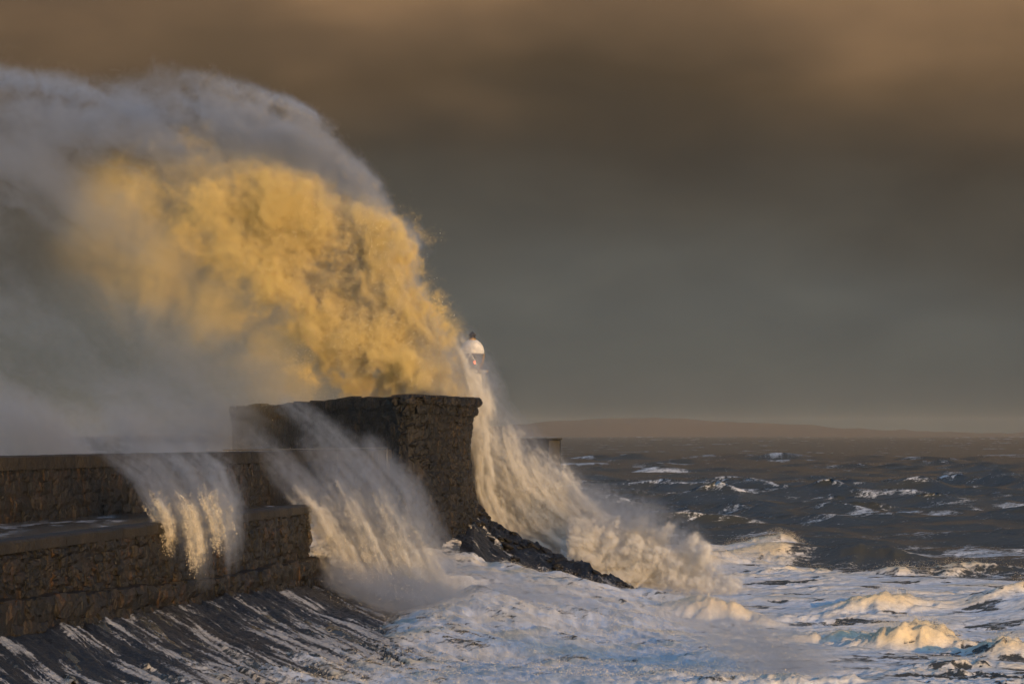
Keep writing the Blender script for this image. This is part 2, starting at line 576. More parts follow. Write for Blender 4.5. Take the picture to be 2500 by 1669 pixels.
m, nt, p = newmat('storm_sea')
pos = geopos(nt)
fa = node(nt, 'ShaderNodeAttribute', attribute_name='foam').outputs['Fac']
si = node(nt, 'ShaderNodeAttribute', attribute_name='silt_sun_tint').outputs['Fac']
lace = noise(nt, mapping(nt, pos, scale=(0.8, 1.0, 1.0)), 2.3, 6, 0.68, 0.6)
lace2 = noise(nt, mapping(nt, pos, scale=(0.25, 1.0, 1.0), rot=(0, 0, 0.2)), 1.2, 5, 0.62, 0.8)
ff = mathn(nt, 'ADD', fa, mathn(nt, 'MULTIPLY', mathn(nt, 'SUBTRACT', mathn(nt, 'ADD', lace, lace2), 1.0), 1.3))
ff = smooth(nt, ff, 0.22, 0.62)
wc = mixc(nt, noise(nt, pos, 0.03, 3), (0.036, 0.039, 0.036), (0.062, 0.063, 0.053))
fc = mixc(nt, si, (0.72, 0.74, 0.76), (0.74, 0.60, 0.38))  # white foam to gold: silt tone and painted sunlight together
cu = node(nt, 'ShaderNodeAttribute', attribute_name='churn').outputs['Fac']
stk = noise(nt, mapping(nt, pos, scale=(1.0, 0.12, 0.3), rot=(0, 0, 0.38)), 1.6, 6, 0.62, 0.3)
fc = mixc(nt, mathn(nt, 'MULTIPLY', smooth(nt, lace, 0.6, 0.35), mathn(nt, 'MULTIPLY', cu, 0.4)), fc, (0.30, 0.27, 0.22))
fc = mixc(nt, mathn(nt, 'MULTIPLY', smooth(nt, stk, 0.60, 0.38), mathn(nt, 'MULTIPLY', mathn(nt, 'SUBTRACT', 1.0, cu), 0.42)), fc, (0.30, 0.28, 0.25))
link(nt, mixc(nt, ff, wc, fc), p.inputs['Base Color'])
link(nt, mathn(nt, 'ADD', mathn(nt, 'MULTIPLY', ff, 0.6), 0.22), p.inputs['Roughness'])
p.inputs['IOR'].default_value = 1.33
p.inputs['Specular IOR Level'].default_value = 0.38
ch = noise(nt, mapping(nt, pos, scale=(0.6, 1, 1)), 1.1, 7, 0.62)
fh = noise(nt, pos, 4.5, 5, 0.7)
ch = mathn(nt, 'MULTIPLY', mathn(nt, 'ADD', mathn(nt, 'MULTIPLY', ch, cu), mathn(nt, 'MULTIPLY', mathn(nt, 'SUBTRACT', 1.0, cu), mathn(nt, 'MULTIPLY', stk, 0.30))), 1.0)
b1 = bump(nt, ch, 0.75, 0.20)
b2 = bump(nt, mathn(nt, 'MULTIPLY', fh, cu), 0.5, 0.07, b1)
link(nt, b2, p.inputs['Normal'])
me.materials.append(m)

# ------------------------------------------------------------------ far hills across the water
xs = np.linspace(-4200, 7000, 260)
prof = np.interp(xs, [-4200, -420, -60, 250, 500, 900, 1270, 1660, 2050, 2450, 7000], [2, 3, 60, 82, 90, 86, 70, 46, 28, 18, 12])
prof = prof + 3 * fb2(xs, xs * 0, 1500, 70) + 1.2 * fb2(xs, xs * 0, 300, 71)
prof = np.maximum(prof, 3)
V = []
for j, t in enumerate(np.linspace(0, 1, 8)):
    yy_ = 13600 + 1500 * t + 60 * fb2(xs, xs * 0 + 900 * t, 800, 72)
    zz_ = prof * math.sin(t * math.pi / 2) + 4 * t * fb2(xs, xs * 0 + 700 * t, 260, 73) - 4 * (1 - t)
    V.append(np.stack([xs, yy_, zz_], -1))
V = np.array(V)
me = fast_mesh('hills', V.reshape(-1, 3), grid_faces(8, len(xs)))
hills = bpy.data.objects.new('hills', me)
COL.objects.link(hills)
me.materials.append(plain('hill_heath', (0.15, 0.088, 0.044), 0.9))
tag(hills, 'low hazy brown hills on the far shore along the horizon', 'hills', kind='structure')

# ------------------------------------------------------------------ rock slope under the walls
print('slope')
gx = np.arange(-30, 14, 0.13)
gy = np.arange(105, 246, 0.33)
GY, GX = np.meshgrid(gy, gx, indexing='ij')
gz, grd = slope_z(GX, GY)
SU = 0.55 * GX - 0.83 * GY
SV = 0.83 * GX + 0.55 * GY
fl = fb2(SU * 0.12, SV, 2.6, 80)
gz = gz + 0.09 * fl + 0.06 * (1 - np.abs(fb2(SU * 0.14, SV, 1.2, 81))) + 0.025 * fb2(SU * 0.5, SV, 0.7, 82, N2b)
rid = np.exp(-(grd / 5.0) ** 2) * (GX > -6)
gz = gz + rid * (0.17 * np.maximum(fb2(GX, GY, 2.4, 83), -0.5) + 0.06 * np.abs(fb2(GX, GY, 1.1, 84)))
me = fast_mesh('rock_slope', np.stack([GX, GY, gz], -1).reshape(-1, 3), grid_faces(*GX.shape))
# white water that runs down the slope in strands
dw = GX - wall_x(GY) - 1.0
run = 0.6 * fb2(SU * 0.08, SV, 1.8, 85) + 0.75 * fb2(SU * 0.08, SV, 0.7, 86)
runm = sstep(-0.8, 1.6, run + 0.30 * np.clip(dw - 1.8, 0, 12) - 0.72 + 0.5 * fb2(SU * 0.4, SV * 0.4, 2.5, 87)) * (GY < 215) + sstep(1.2, 2.4, run) * (GY >= 215) * 0.5
a_ = me.attributes.new('runs', 'FLOAT', 'POINT')
a_.data.foreach_set('value', np.clip(runm, 0, 1).astype(np.float32).ravel())
rock_slope = bpy.data.objects.new('rock_slope', me)
COL.objects.link(rock_slope)
tag(rock_slope, 'wet black rock slope below the walls with water streaming down it', 'rock slope', kind='structure')
M_SLOPE = M_ROCK.copy()
M_SLOPE.name = 'wet_slope_rock'
nt = M_SLOPE.node_tree
p = nt.nodes['Principled BSDF']
src = p.inputs['Base Color'].links[0].from_socket
rs = p.inputs['Roughness'].links[0].from_socket
ra = node(nt, 'ShaderNodeAttribute', attribute_name='runs').outputs['Fac']
pos = geopos(nt)
rn = noise(nt, mapping(nt, mapping(nt, pos, scale=(1, 1, 0.3), rot=(0, 0, 0.98)), scale=(0.13, 2.4, 0.3)), 2.2, 6, 0.66, 0.9)
rf = mathn(nt, 'MULTIPLY', smooth(nt, mathn(nt, 'ADD', ra, mathn(nt, 'MULTIPLY', mathn(nt, 'SUBTRACT', rn, 0.5), 3.2)), 0.30, 1.0), 0.88)
link(nt, mixc(nt, rf, src, (0.50, 0.49, 0.47)), p.inputs['Base Color'])
p.inputs['Specular IOR Level'].default_value = 0.5
me.materials.append(M_SLOPE)

# rocks that stick out along the ridge of the slope
ROCKS = []
for v in range(6):
    r = np.random.default_rng(300 + v)
    V = []
    nlat, nlon = 5, 8
    V.append((0, 0, 1))
    for i in range(1, nlat):
        for j in range(nlon):
            th = math.pi * i / nlat
            f_ = 2 * math.pi * (j + 0.5 * (i % 2)) / nlon
            k = 1 + r.uniform(-0.24, 0.2)
            V.append((k * math.sin(th) * math.cos(f_), k * math.sin(th) * math.sin(f_), k * math.cos(th)))
    V.append((0, 0, -1))
    Fc = []
    for j in range(nlon):
        Fc.append((0, 1 + j, 1 + (j + 1) % nlon))
        for i in range(nlat - 2):
            a = 1 + i * nlon + j
            b = 1 + i * nlon + (j + 1) % nlon
            Fc.append((a, a + nlon, b + nlon, b))
        a = 1 + (nlat - 2) * nlon
        Fc.append((a + j, len(V) - 1, a + (j + 1) % nlon))
    me = bpy.data.meshes.new('rock')
    me.from_pydata(V, [], Fc)
    me.materials.append(M_ROCK)
    me.polygons.foreach_set('use_smooth', [True] * len(me.polygons))
    me.update()
    ROCKS.append(me)
for i in range(110):
    x = random.uniform(-3.4, 10.6)
    yr = float(np.interp(x, [-12, -3.1, -0.34, 2.7, 6.3, 9.5, 12], [246, 240, 237, 233, 229, 224, 220]))
    Y = yr - abs(random.gauss(0, 1)) * (2.6 if i % 3 else 0.4) + 0.2
    z = float(slope_z(np.array([x]), np.array([Y]))[0][0])
    o = bpy.data.objects.new('rock', ROCKS[i % 6])
    COL.objects.link(o)
    o.parent = rock_slope
    s = random.uniform(0.18, 0.44) * (1.1 if x < 4 else 0.8)
    o.location = (x, Y, z + s * 0.15)
    o.scale = (s * random.uniform(1.1, 1.7), s * random.uniform(0.9, 1.4), s * random.uniform(0.42, 0.7))
    o.rotation_euler = (random.uniform(-.3, .3), random.uniform(0.1, 0.6), random.uniform(-0.6, 0.6))

# ------------------------------------------------------------------ stone blocks shared by the walls
STONES = {}


def stone_variants(mat, bulge, key):
    out = []
    for v in range(10):
        r = np.random.default_rng(500 + v + hash(key) % 97 * 0)
        n = 4
        V, Fc = [], []
        for i in range(n):
            for j in range(n):
                u, w = j / (n - 1) - 0.5, i / (n - 1) - 0.5
                edge_ = (i in (0, n - 1)) or (j in (0, n - 1))
                corner = (i in (0, n - 1)) and (j in (0, n - 1))
                y = (-0.10 if edge_ else 0.0) + (-0.06 if corner else 0) + r.uniform(-1, 1) * bulge
                V.append((u * (0.93 if corner else 0.97) + r.uniform(-1, 1) * 0.05, 0.5 + y, w * (0.93 if corner else 0.97) + r.uniform(-1, 1) * 0.05))
        ring = [j for j in range(n)] + [n * i + n - 1 for i in range(1, n)] + [n * (n - 1) + j for j in range(n - 2, -1, -1)] + [n * i for i in range(n - 2, 0, -1)]
        for i in range(n - 1):
            for j in range(n - 1):
                a = i * n + j
                Fc.append((a + 1, a, a + n, a + n + 1))
        m0 = len(V)
        for q in ring:
            V.append((V[q][0], -0.5, V[q][2]))
        L = len(ring)
        for q in range(L):
            Fc.append((ring[q], ring[(q + 1) % L], m0 + (q + 1) % L, m0 + q))
        me = bpy.data.meshes.new('stone')
        me.from_pydata(V, [], Fc)
        me.materials.append(mat)
        me.update()
        out.append(me)
    return out


ST_WALL = stone_variants(M_WALL, 0.13, 'w')
ST_DARK = stone_variants(M_DARK, 0.15, 'd')
ST_ASH = stone_variants(M_DARK, 0.04, 'a')


class Path:
    """a wall line in plan, its outer side to the right of the direction of travel seen from above turned by side"""

    def __init__(self, pts):
        self.p = np.array(pts, float)
        d = np.hypot(*np.diff(self.p, axis=0).T)
        self.s = np.concatenate([[0], np.cumsum(d)])
        self.L = self.s[-1]

    def at(self, s):
        return np.array([np.interp(s, self.s, self.p[:, 0]), np.interp(s, self.s, self.p[:, 1])])

    def frame(self, s, w):
        a, b = self.at(max(0, s - w / 2)), self.at(min(self.L, s + w / 2))
        t = (b - a) / np.hypot(*(b - a))
        n = np.array([t[1], -t[0]])
        return (a + b) / 2, t, n


def place_stone(meshes, root, c, t, n, z, w, h, d, proud, lean=0.0, parent=None):
    me = random.choice(meshes)
    o = bpy.data.objects.new('stone', me)
    COL.objects.link(o)
    o.parent = root
    flip = random.choice((-1, 1))
    R = Matrix(((t[0] * flip, n[0], 0), (t[1] * flip, n[1], 0), (0, 0, 1))).to_4x4()
    loc = Vector((c[0] + n[0] * (proud - d / 2), c[1] + n[1] * (proud - d / 2), z))
    rl = root.location
    o.matrix_local = Matrix.Translation(loc - rl) @ R @ Matrix.Rotation(random.uniform(-0.07, 0.07), 4, 'Y') @ Matrix.Diagonal((w, d, h * (1 if random.random() < 0.5 else -1) * (1 if True else 1), 1))
    return o


def coursed(path, root, meshes, z0f, z1f, ch, wmin, wmax, dep, proud, s0=0.0, s1=None, off=None, jit=0.12):
    """courses of stones along a path between two height functions"""
    s1 = path.L if s1 is None else s1
    n_ = 0
    hmax = max(z1f(s) - z0f(s) for s in np.linspace(s0, s1, 12))
    nc = max(1, int(round(hmax / ch)))
    for c_ in range(nc):
        s = s0 - random.uniform(0, wmax * 0.5)
        while s < s1:
            w = random.uniform(wmin, wmax)
            a, b = max(s, s0), min(s + w, s1)
            s += w
            if b - a < 0.2:
                continue
            mid_ = (a + b) / 2
            z0, z1 = z0f(mid_), z1f(mid_)
            h = (z1 - z0) / nc
            z = z0 + h * (c_ + 0.5)
            cpt, t, nn = path.frame(mid_, b - a)
            extra = off(z) if off else 0.0
            place_stone(meshes, root, cpt, t, nn, z + random.uniform(-.10, .10), (b - a) * 1.03, h * (random.choice((1.0, 1.05, 1.1, 1.5)) if c_ < nc - 1 else 1.0), dep, extra + random.uniform(*proud))
            n_ += 1
    return n_


def wall_body(name, path, thick, z0f, z1f, mat, root, nseg=30, off=None, nz=2):
    """solid core behind the stones"""
    ss = np.linspace(0, path.L, nseg)
    V, Fc = [], []
    for s in ss:
        c, t, n = path.frame(s, 1.0)
        c = path.at(s)
        z0, z1 = z0f(s), z1f(s)
        col = []
        for k in range(nz):
            z = z0 + (z1 - z0) * k / (nz - 1)
            o_ = off(z) if off else 0
            col.append((c[0] + n[0] * o_, c[1] + n[1] * o_, z))
        for k in range(nz - 1, -1, -1):
            z = z0 + (z1 - z0) * k / (nz - 1)
            col.append((c[0] - n[0] * thick, c[1] - n[1] * thick, z))
        V += col
    m_ = 2 * nz
    for i in range(nseg - 1):
        for k in range(m_):
            a, b = i * m_ + k, i * m_ + (k + 1) % m_
            Fc.append((a, b, b + m_, a + m_))
    Fc.append(tuple(range(m_))[::-1])
    Fc.append(tuple((nseg - 1) * m_ + k for k in range(m_)))
    return mesh_obj(name, V, Fc, mat, root)


# ------------------------------------------------------------------ lower sea wall with its plinth and coping
print('walls')
DECK = 8.05
low_pts = [(wall_x(Y), Y) for Y in np.linspace(118, 200, 24)] + [(-17.5, 201.5), (-21.0, 203)]
low = Path(low_pts)
sea_wall = empty('sea_wall', (wall_x(150), 150, 3.4))
tag(sea_wall, 'lower rough stone sea wall with a projecting plinth and brown coping beside the rock slope', 'wall', kind='thing')


def zf(v):
    return lambda s: v


def low_base(s):
    return float(base_z(low.at(s)[1])) - 0.6


def plinth_top(s):
    return float(np.interp(low.at(s)[1], [108, 131, 150, 174, 188, 205], [5.6, 5.4, 4.9, 4.35, 4.4, 4.3]))


wall_body('wall_core', low, 3.0, low_base, zf(DECK - 0.55), M_WALL, sea_wall, 40)
n1 = coursed(low, sea_wall, ST_WALL, lambda s: plinth_top(s) - 0.2, zf(DECK - 0.6), 0.72, 0.7, 1.7, 0.7, (0.02, 0.30))
pl = Path([(wall_x(Y) + 0.75, Y) for Y in np.linspace(118, 203, 24)])
wall_body('plinth_core', pl, 1.0, lambda s: low_base(s) - 0.5, lambda s: plinth_top(s) - 0.12, M_WALL, sea_wall, 40)
n2 = coursed(pl, sea_wall, ST_WALL, lambda s: low_base(s) - 0.2, plinth_top, 1.3, 1.0, 2.4, 1.1, (0.0, 0.32))


def coping(name, path, out, inn, z0, z1, mat, root, seg):
    s = 0.0
    while s < path.L - 0.3:
        b = min(path.L, s + seg * random.uniform(0.85, 1.15))
        V, Fc = [], []
        k = 4
        for i in range(k + 1):
            sc = s + (b - s) * i / k
            if i == 0:
                sc += 0.012
            if i == k:
                sc -= 0.012
            c, t, n = path.frame(sc, 1.0)
            c = path.at(sc)
            j = [random.uniform(-.03, .03) for _ in range(6)]
            for (o_, z) in ((out + j[0], z0), (out + 0.02 + j[0], z1 - 0.1 + j[1]), (out - 0.09 + j[2], z1 + j[3] * .5), (-inn, z1 + j[4] * .3), (-inn, z0)):
                V.append((c[0] + n[0] * o_, c[1] + n[1] * o_, z))
        for i in range(k):
            for q in range(5):
                a, b2 = i * 5 + q, i * 5 + (q + 1) % 5
                Fc.append((a, b2, b2 + 5, a + 5))
        Fc.append((4, 3, 2, 1, 0))
        Fc.append(tuple(k * 5 + q for q in range(5)))
        mesh_obj(name, V, Fc, mat, root)
        s = b


coping('coping', low, 0.22, 1.2, DECK - 0.56, DECK, M_COPE, sea_wall, 5.5)

# walkway between the two walls
wk = []
for Y in np.linspace(104, 200, 30):
    wk.append((wall_x(Y) - 1.1, Y, DECK - 0.012))
    wk.append((wall_x(Y) - 12.5, Y + 14, DECK + 0.06))
V = wk
walk = mesh_obj('walkway', V, [(2 * i, 2 * i + 2, 2 * i + 3, 2 * i + 1) for i in range(29)])
tag(walk, 'wet walkway between the lower and upper walls with white water running over it', 'walkway', kind='structure')
m, nt, p = newmat('wet_walkway')
pos = geopos(nt)
n1_ = noise(nt, mapping(nt, pos, scale=(1.0, 0.25, 1), rot=(0, 0, -0.13)), 0.8, 5, 0.6, 0.5)
n2_ = noise(nt, mapping(nt, pos, scale=(1, 0.12, 1)), 0.35, 3, 0.5)
fo = mathn(nt, 'MULTIPLY', smooth(nt, n1_, 0.48, 0.68), smooth(nt, n2_, 0.42, 0.58))
link(nt, mixc(nt, fo, (0.035, 0.030, 0.024), (0.55, 0.54, 0.52)), p.inputs['Base Color'])
p.inputs['Roughness'].default_value = 0.22
link(nt, bump(nt, n1_, 0.5, 0.1), p.inputs['Normal'])
walk.data.materials.append(m)

# ------------------------------------------------------------------ upper parapet wall
up = Path([(-38.0, 118), (-33.6, 138), (-28.26, 157), (-25.3, 173.6), (-22.4, 184), (-19.4, 194), (-14.5, 209.5), (-9.7, 225)])
upper = empty('parapet_wall', (-25.3, 173.6, DECK))
tag(upper, 'upper parapet wall of brown stone with a smooth band along its top, behind the walkway', 'wall', kind='thing')
UPT = 11.78
wall_body('wall_core', up, 1.2, zf(DECK - 0.8), zf(UPT - 0.8), M_WALL, upper, 40)
coursed(up, upper, ST_WALL, zf(DECK - 0.1), zf(UPT - 0.82), 0.72, 0.9, 1.9, 0.5, (0.02, 0.16), s0=14)
coping('coping', up, 0.20, 1.2, UPT - 0.8, UPT, M_COPE, upper, 7.0)

# ------------------------------------------------------------------ tall breakwater wall
TOPZ = 16.05
tall_main = Path([(-24.6, 250.5), (-16.2, 238.0), (-9.0, 227.3)])
tall_end = Path([(-9.0, 227.3), (-8.0, 226.6), (-7.0, 227.2), (-5.6, 230.6), (-4.4, 234.5), (-3.65, 239.0), (-3.9, 242.5), (-5.5, 245)])
tall = empty('breakwater_wall', (-8.5, 236, 5))
tag(tall, 'tall dark stone breakwater wall with an overhanging top edge, standing above the rock slope', 'wall', kind='thing')


def flare(z):
    return float(np.interp(z, [3, 6, 7.3, 9, 11.6, 13.7, 14.6, 15.1, 15.7, 16.2], [1.5, 0.95, 0.62, 0.24, 0.0, 0.14, 0.42, 0.74, 1.02, 0.98]))


def flare_m(z):
    return flare(z) * 0.5


def main_top(s):
    return TOPZ if s > tall_main.L * 0.69 else 15.86 - 0.45 * (1 - s / (tall_main.L * 0.69))


wall_body('wall_core', tall_end, 2.2, zf(1.0), zf(TOPZ - 0.25), M_DARK, tall, 24, flare, 14)
wall_body('wall_core', tall_main, 2.2, zf(1.0), lambda s: main_top(s) - 0.2, M_DARK, tall, 24, flare_m, 14)
coursed(tall_end, tall, ST_DARK, zf(3.4), zf(TOPZ - 0.05), 0.66, 0.6, 1.5, 0.75, (0.02, 0.22), off=flare)
coursed(tall_main, tall, ST_ASH, zf(8.0), main_top, 1.05, 1.5, 2.8, 0.9, (0.02, 0.10), off=flare_m)
# capping of the top, sloped and broken
ring = []
for s in np.linspace(0, tall_end.L, 16):
    c, t, n = tall_end.frame(s, 1.0)
    c = tall_end.at(s)
    ring.append((c[0] + n[0] * 1.12, c[1] + n[1] * 1.12, c[0] - n[0] * 2.2, c[1] - n[1] * 2.2))
V, Fc = [], []
for i, (a, b, c, d) in enumerate(ring):
    zt = TOPZ + 0.12 + random.uniform(-.03, .05) - 0.02 * i
    V += [(a, b, TOPZ - 0.12), (a * .97 + c * .03, b * .97 + d * .03, zt - 0.05), ((a + c) / 2, (b + d) / 2, zt + random.uniform(.0, .12)), (c, d, zt), (c, d, TOPZ - 0.12)]
for i in range(len(ring) - 1):
    for q in range(5):
        a, b = i * 5 + q, i * 5 + (q + 1) % 5
        Fc.append((a, b, b + 5, a + 5))
Fc += [(4, 3, 2, 1, 0), tuple((len(ring) - 1) * 5 + q for q in range(5))]
mesh_obj('capping', V, Fc, M_DARK, tall)

# the 300 stones of a wall that show largest stay single, the rest becomes one part
for root in (sea_wall, upper, tall):
    st_ = [o for o in root.children if o.name.split('.')[0] == 'stone']

    def shown(o):
        q_ = o.location + root.location
        sc_ = o.scale
        u = 1250 + q_.x / q_.y * F
        v = HORIZON + (CAMZ - q_.z) / q_.y * F
        a_ = abs(sc_.x * sc_.z) / q_.y ** 2
        return a_ if -20 < u < 2520 and v < 1690 else a_ * 1e-3
    st_.sort(key=shown, reverse=True)
    V, Fc = [], []
    for o in st_[300:]:
        m_ = o.matrix_basis.copy()
        flipped = m_.determinant() < 0
        b0 = len(V)
        V += [m_ @ v.co for v in o.data.vertices]
        for p_ in o.data.polygons:
            ix = [b0 + i for i in p_.vertices]
            Fc.append(tuple(ix[::-1] if flipped else ix))
    if V:
        jm = bpy.data.meshes.new('small_stones')
        jm.from_pydata([tuple(v) for v in V], [], Fc)
        jm.materials.append(M_WALL if root is not tall else M_DARK)
        jo = bpy.data.objects.new('small_stones', jm)
        COL.objects.link(jo)
        jo.parent = root
        jo['kind'] = 'stuff'
        for o in st_[300:]:
            bpy.data.objects.remove(o)

# ------------------------------------------------------------------ pier behind
pier = empty('pier', (-2, 265, 0))
tag(pier, 'concrete pier behind the spray with a dark square end standing in the sea', 'pier', kind='thing')
M_CONC = stone_mat('dark_concrete', [(0.012, 0.012, 0.011), (0.022, 0.021, 0.018), (0.036, 0.034, 0.028)], (0.04, 0.035, 0.02), 0.5, 0.45, 0.15)


def prism(name, pts, z0, z1, mat, root=None):
    n = len(pts)
    V = [(x, y, z0) for x, y in pts] + [(x, y, z1) for x, y in pts]
    Fc = [(i, (i + 1) % n, n + (i + 1) % n, n + i) for i in range(n)] + [tuple(range(n))[::-1], tuple(range(n, 2 * n))]
    return mesh_obj(name, V, Fc, mat, root)


prism('pier_body', [(-14, 250), (-6, 243.5), (-1.5, 262), (3.7, 284.2), (4.9, 288), (-8, 292), (-14, 262)], -3, 12.42, M_CONC, pier)
prism('end_buttress', [(3.65, 283.6), (4.75, 283.6), (4.95, 288.4), (3.65, 288.4)], -3, 12.36, plain('weathered_concrete', (0.022, 0.021, 0.018), 0.7, 0, 0.4), pier)
prism('deck_slab', [(-14, 250.2), (-6, 243.3), (-1.3, 262), (3.5, 283.3), (4.95, 283.3), (5.1, 288.6), (-8, 292.4), (-14.2, 262)], 12.42, 12.58, M_CONC, pier)

# ------------------------------------------------------------------ lighthouse
print('lighthouse')
LX, LY, LB = -3.66, 262.0, 12.58
lh = empty('lighthouse', (LX, LY, LB))
tag(lh, 'small white lighthouse with round dome, dark vent and red light, half hidden by spray', 'lighthouse')
M_WHITE = plain('white_paint', (0.74, 0.71, 0.64), 0.4, 0, 0.1)
M_BLACK = plain('black_iron', (0.025, 0.02, 0.016), 0.45, 0.3, 0.2)
M_GILT = plain('worn_yellow_paint', (0.45, 0.27, 0.07), 0.35, 0.4)


def lathe(name, prof, mat, root, n=32, smooth_shade=True, cx=LX, cy=LY, rot=0.0):
    V, Fc = [], []
    for r, z in prof:
        for j in range(n):
            a = 2 * math.pi * j / n + rot
            V.append((cx + r * math.cos(a), cy + r * math.sin(a), z))
    for i in range(len(prof) - 1):
        for j in range(n):
            a, b = i * n + j, i * n + (j + 1) % n
            Fc.append((a, b, b + n, a + n))
    Fc.append(tuple(range(n))[::-1])
    Fc.append(tuple((len(prof) - 1) * n + j for j in range(n)))
    return mesh_obj(name, V, Fc, mat, root, smooth_shade)


def tube(name, pts, r, mat, root, n=6):
    pts = [Vector(p) for p in pts]
    V, Fc = [], []
    for i, p_ in enumerate(pts):
        d = (pts[min(i + 1, len(pts) - 1)] - pts[max(i - 1, 0)]).normalized()
        u = d.orthogonal().normalized()
        if i and abs(u.dot(pu)) < 0.99:
            u = (pu - d * pu.dot(d)).normalized()
        pu = u
        w = d.cross(u)
        for j in range(n):
            a = 2 * math.pi * j / n
            V.append(p_ + (u * math.cos(a) + w * math.sin(a)) * r)
    for i in range(len(pts) - 1):
        for j in range(n):
            a, b = i * n + j, i * n + (j + 1) % n
            Fc.append((a, b, b + n, a + n))
    Fc.append(tuple(range(n))[::-1])
    Fc.append(tuple((len(pts) - 1) * n + j for j in range(n)))
    return mesh_obj(name, V, Fc, mat, root, True)


ZG, ZD, ZT = 18.80, 20.41, 21.80
lathe('tower', [(1.62, LB), (1.60, LB + 0.5), (1.36, 16.0), (1.2, 18.45), (1.2, 18.6)], M_WHITE, lh, 6, False, rot=0.3)
lathe('plinth', [(1.75, LB), (1.75, LB + 0.9), (1.62, LB + 0.95)], M_BLACK, lh, 6, False, rot=0.3)
gal = lathe('gallery', [(1.2, 18.55), (1.30, 18.62), (1.36, 18.70), (1.36, 18.84), (1.1, 18.88)], M_WHITE, lh, 32, False)
for j in range(6):
    a = 0.3 + j * math.pi / 3 - 0.35
    lathe('bracket_knob', [(0.02, 18.62), (0.09, 18.66), (0.11, 18.76), (0.09, 18.86), (0.02, 18.9)], M_GILT, gal, 10, True, LX + 1.38 * math.cos(a), LY + 1.38 * math.sin(a))
dome = lathe('dome', [(1.12, ZD - 0.04), (1.13, ZD + 0.03), (1.09, ZD + 0.06)] + [(1.09 * math.cos(t), ZD + 0.06 + 1.24 * math.sin(t)) for t in np.linspace(0.05, 1.3, 12)], M_WHITE, lh, 48)
for j in range(4):
    a = math.radians(-97 + 90 * j)
    tube('rib', [(LX + 1.10 * math.cos(t) * math.cos(a), LY + 1.10 * math.cos(t) * math.sin(a), ZD + 0.06 + 1.25 * math.sin(t)) for t in np.linspace(0.03, 1.28, 10)], 0.02, M_WHITE, dome)
lathe('collar', [(0.34, 21.50), (0.33, 21.76), (0.36, 21.80)], M_GILT, lh, 20)
vent = lathe('roof_vent', [(0.34, 21.80), (0.27, 21.92), (0.25, 22.08)], M_BLACK, lh, 20)
lathe('vent_cap', [(0.36, 22.06), (0.37, 22.10), (0.20, 22.28), (0.05, 22.40), (0.01, 22.46)], M_BLACK, vent, 20)
# diagonal glazing: four upper and four lower corners
topc = [math.radians(-7 + 90 * j) for j in range(4)]
botc = [math.radians(-52 + 90 * j) for j in range(4)]


def ringp(a, r, z):
    return (LX + r * math.cos(a), LY + r * math.sin(a), z)


for j in range(4):
    for bt in (botc[j], botc[(j + 1) % 4]):
        pts = []
        da = (bt - topc[j] + math.pi) % (2 * math.pi) - math.pi
        for t in np.linspace(0, 1, 8):
            pts.append(ringp(topc[j] + da * t, 1.10 - 0.10 * t, ZD - 0.02 - (ZD - ZG - 0.1) * t))
        tube('glazing_bar', pts, 0.055, M_GILT if j % 2 == 0 else M_WHITE, lh, 8)
mg, nt, p = newmat('lantern_glass')
p.inputs['Base Color'].default_value = (0.30, 0.28, 0.25, 1)
p.inputs['Roughness'].default_value = 0.12
p.inputs['Transmission Weight'].default_value = 0.0
p.inputs['Alpha'].default_value = 0.32
lathe('lantern_glass', [(0.96, ZG + 0.06), (1.02, ZD - 0.08)], mg, lh, 32)
lathe('lantern_floor', [(1.06, ZG + 0.02), (1.06, ZG + 0.1)], M_WHITE, lh, 24, False)
opt = lathe('lens', [(0.10, ZG + 0.1), (0.10, ZG + 0.45), (0.28, ZG + 0.55), (0.33, ZG + 0.95), (0.26, ZG + 1.3), (0.1, ZG + 1.42)], M_BLACK, lh, 16)
me_, nt, p = newmat('red_light')
p.inputs['Base Color'].default_value = (0.8, 0.05, 0.02, 1)
p.inputs['Emission Color'].default_value = (1.0, 0.16, 0.05, 1)
p.inputs['Emission Strength'].default_value = 6.0
lathe('red_lamp', [(0.02, ZG + 0.62), (0.09, ZG + 0.68), (0.11, ZG + 0.8), (0.09, ZG + 0.92), (0.02, ZG + 0.98)], me_, opt, 12, True, LX + 0.24, LY - 0.34)

# ------------------------------------------------------------------ hand rail on the parapet end
rail = empty('handrail', (-12, 217, UPT))
tag(rail, 'thin pale metal handrail on the parapet end, against the tall dark wall', 'railing')
M_RAIL = plain('galvanised_rail', (0.10, 0.09, 0.075), 0.45, 0.3)
rp = [up.at(s) for s in np.linspace(up.L - 34, up.L - 1.4, 14)]
nrm = up.frame(up.L - 10, 2)[2] * 0.30
tube('top_rail', [(c[0] + nrm[0], c[1] + nrm[1], UPT + 0.13) for c in rp], 0.045, M_RAIL, rail)
for s in [0.0, 1.4, 2.0, 3.4, 4.2, 5.2, 8, 11]:
    c = up.at(up.L - 1.4 - s)
    tube('upright', [(c[0] + nrm[0], c[1] + nrm[1], UPT + 0.13), (c[0] + nrm[0], c[1] + nrm[1], UPT - (1.6 if s < 1 else 1.1))], 0.06 if s < 1 else 0.022, M_RAIL, rail)

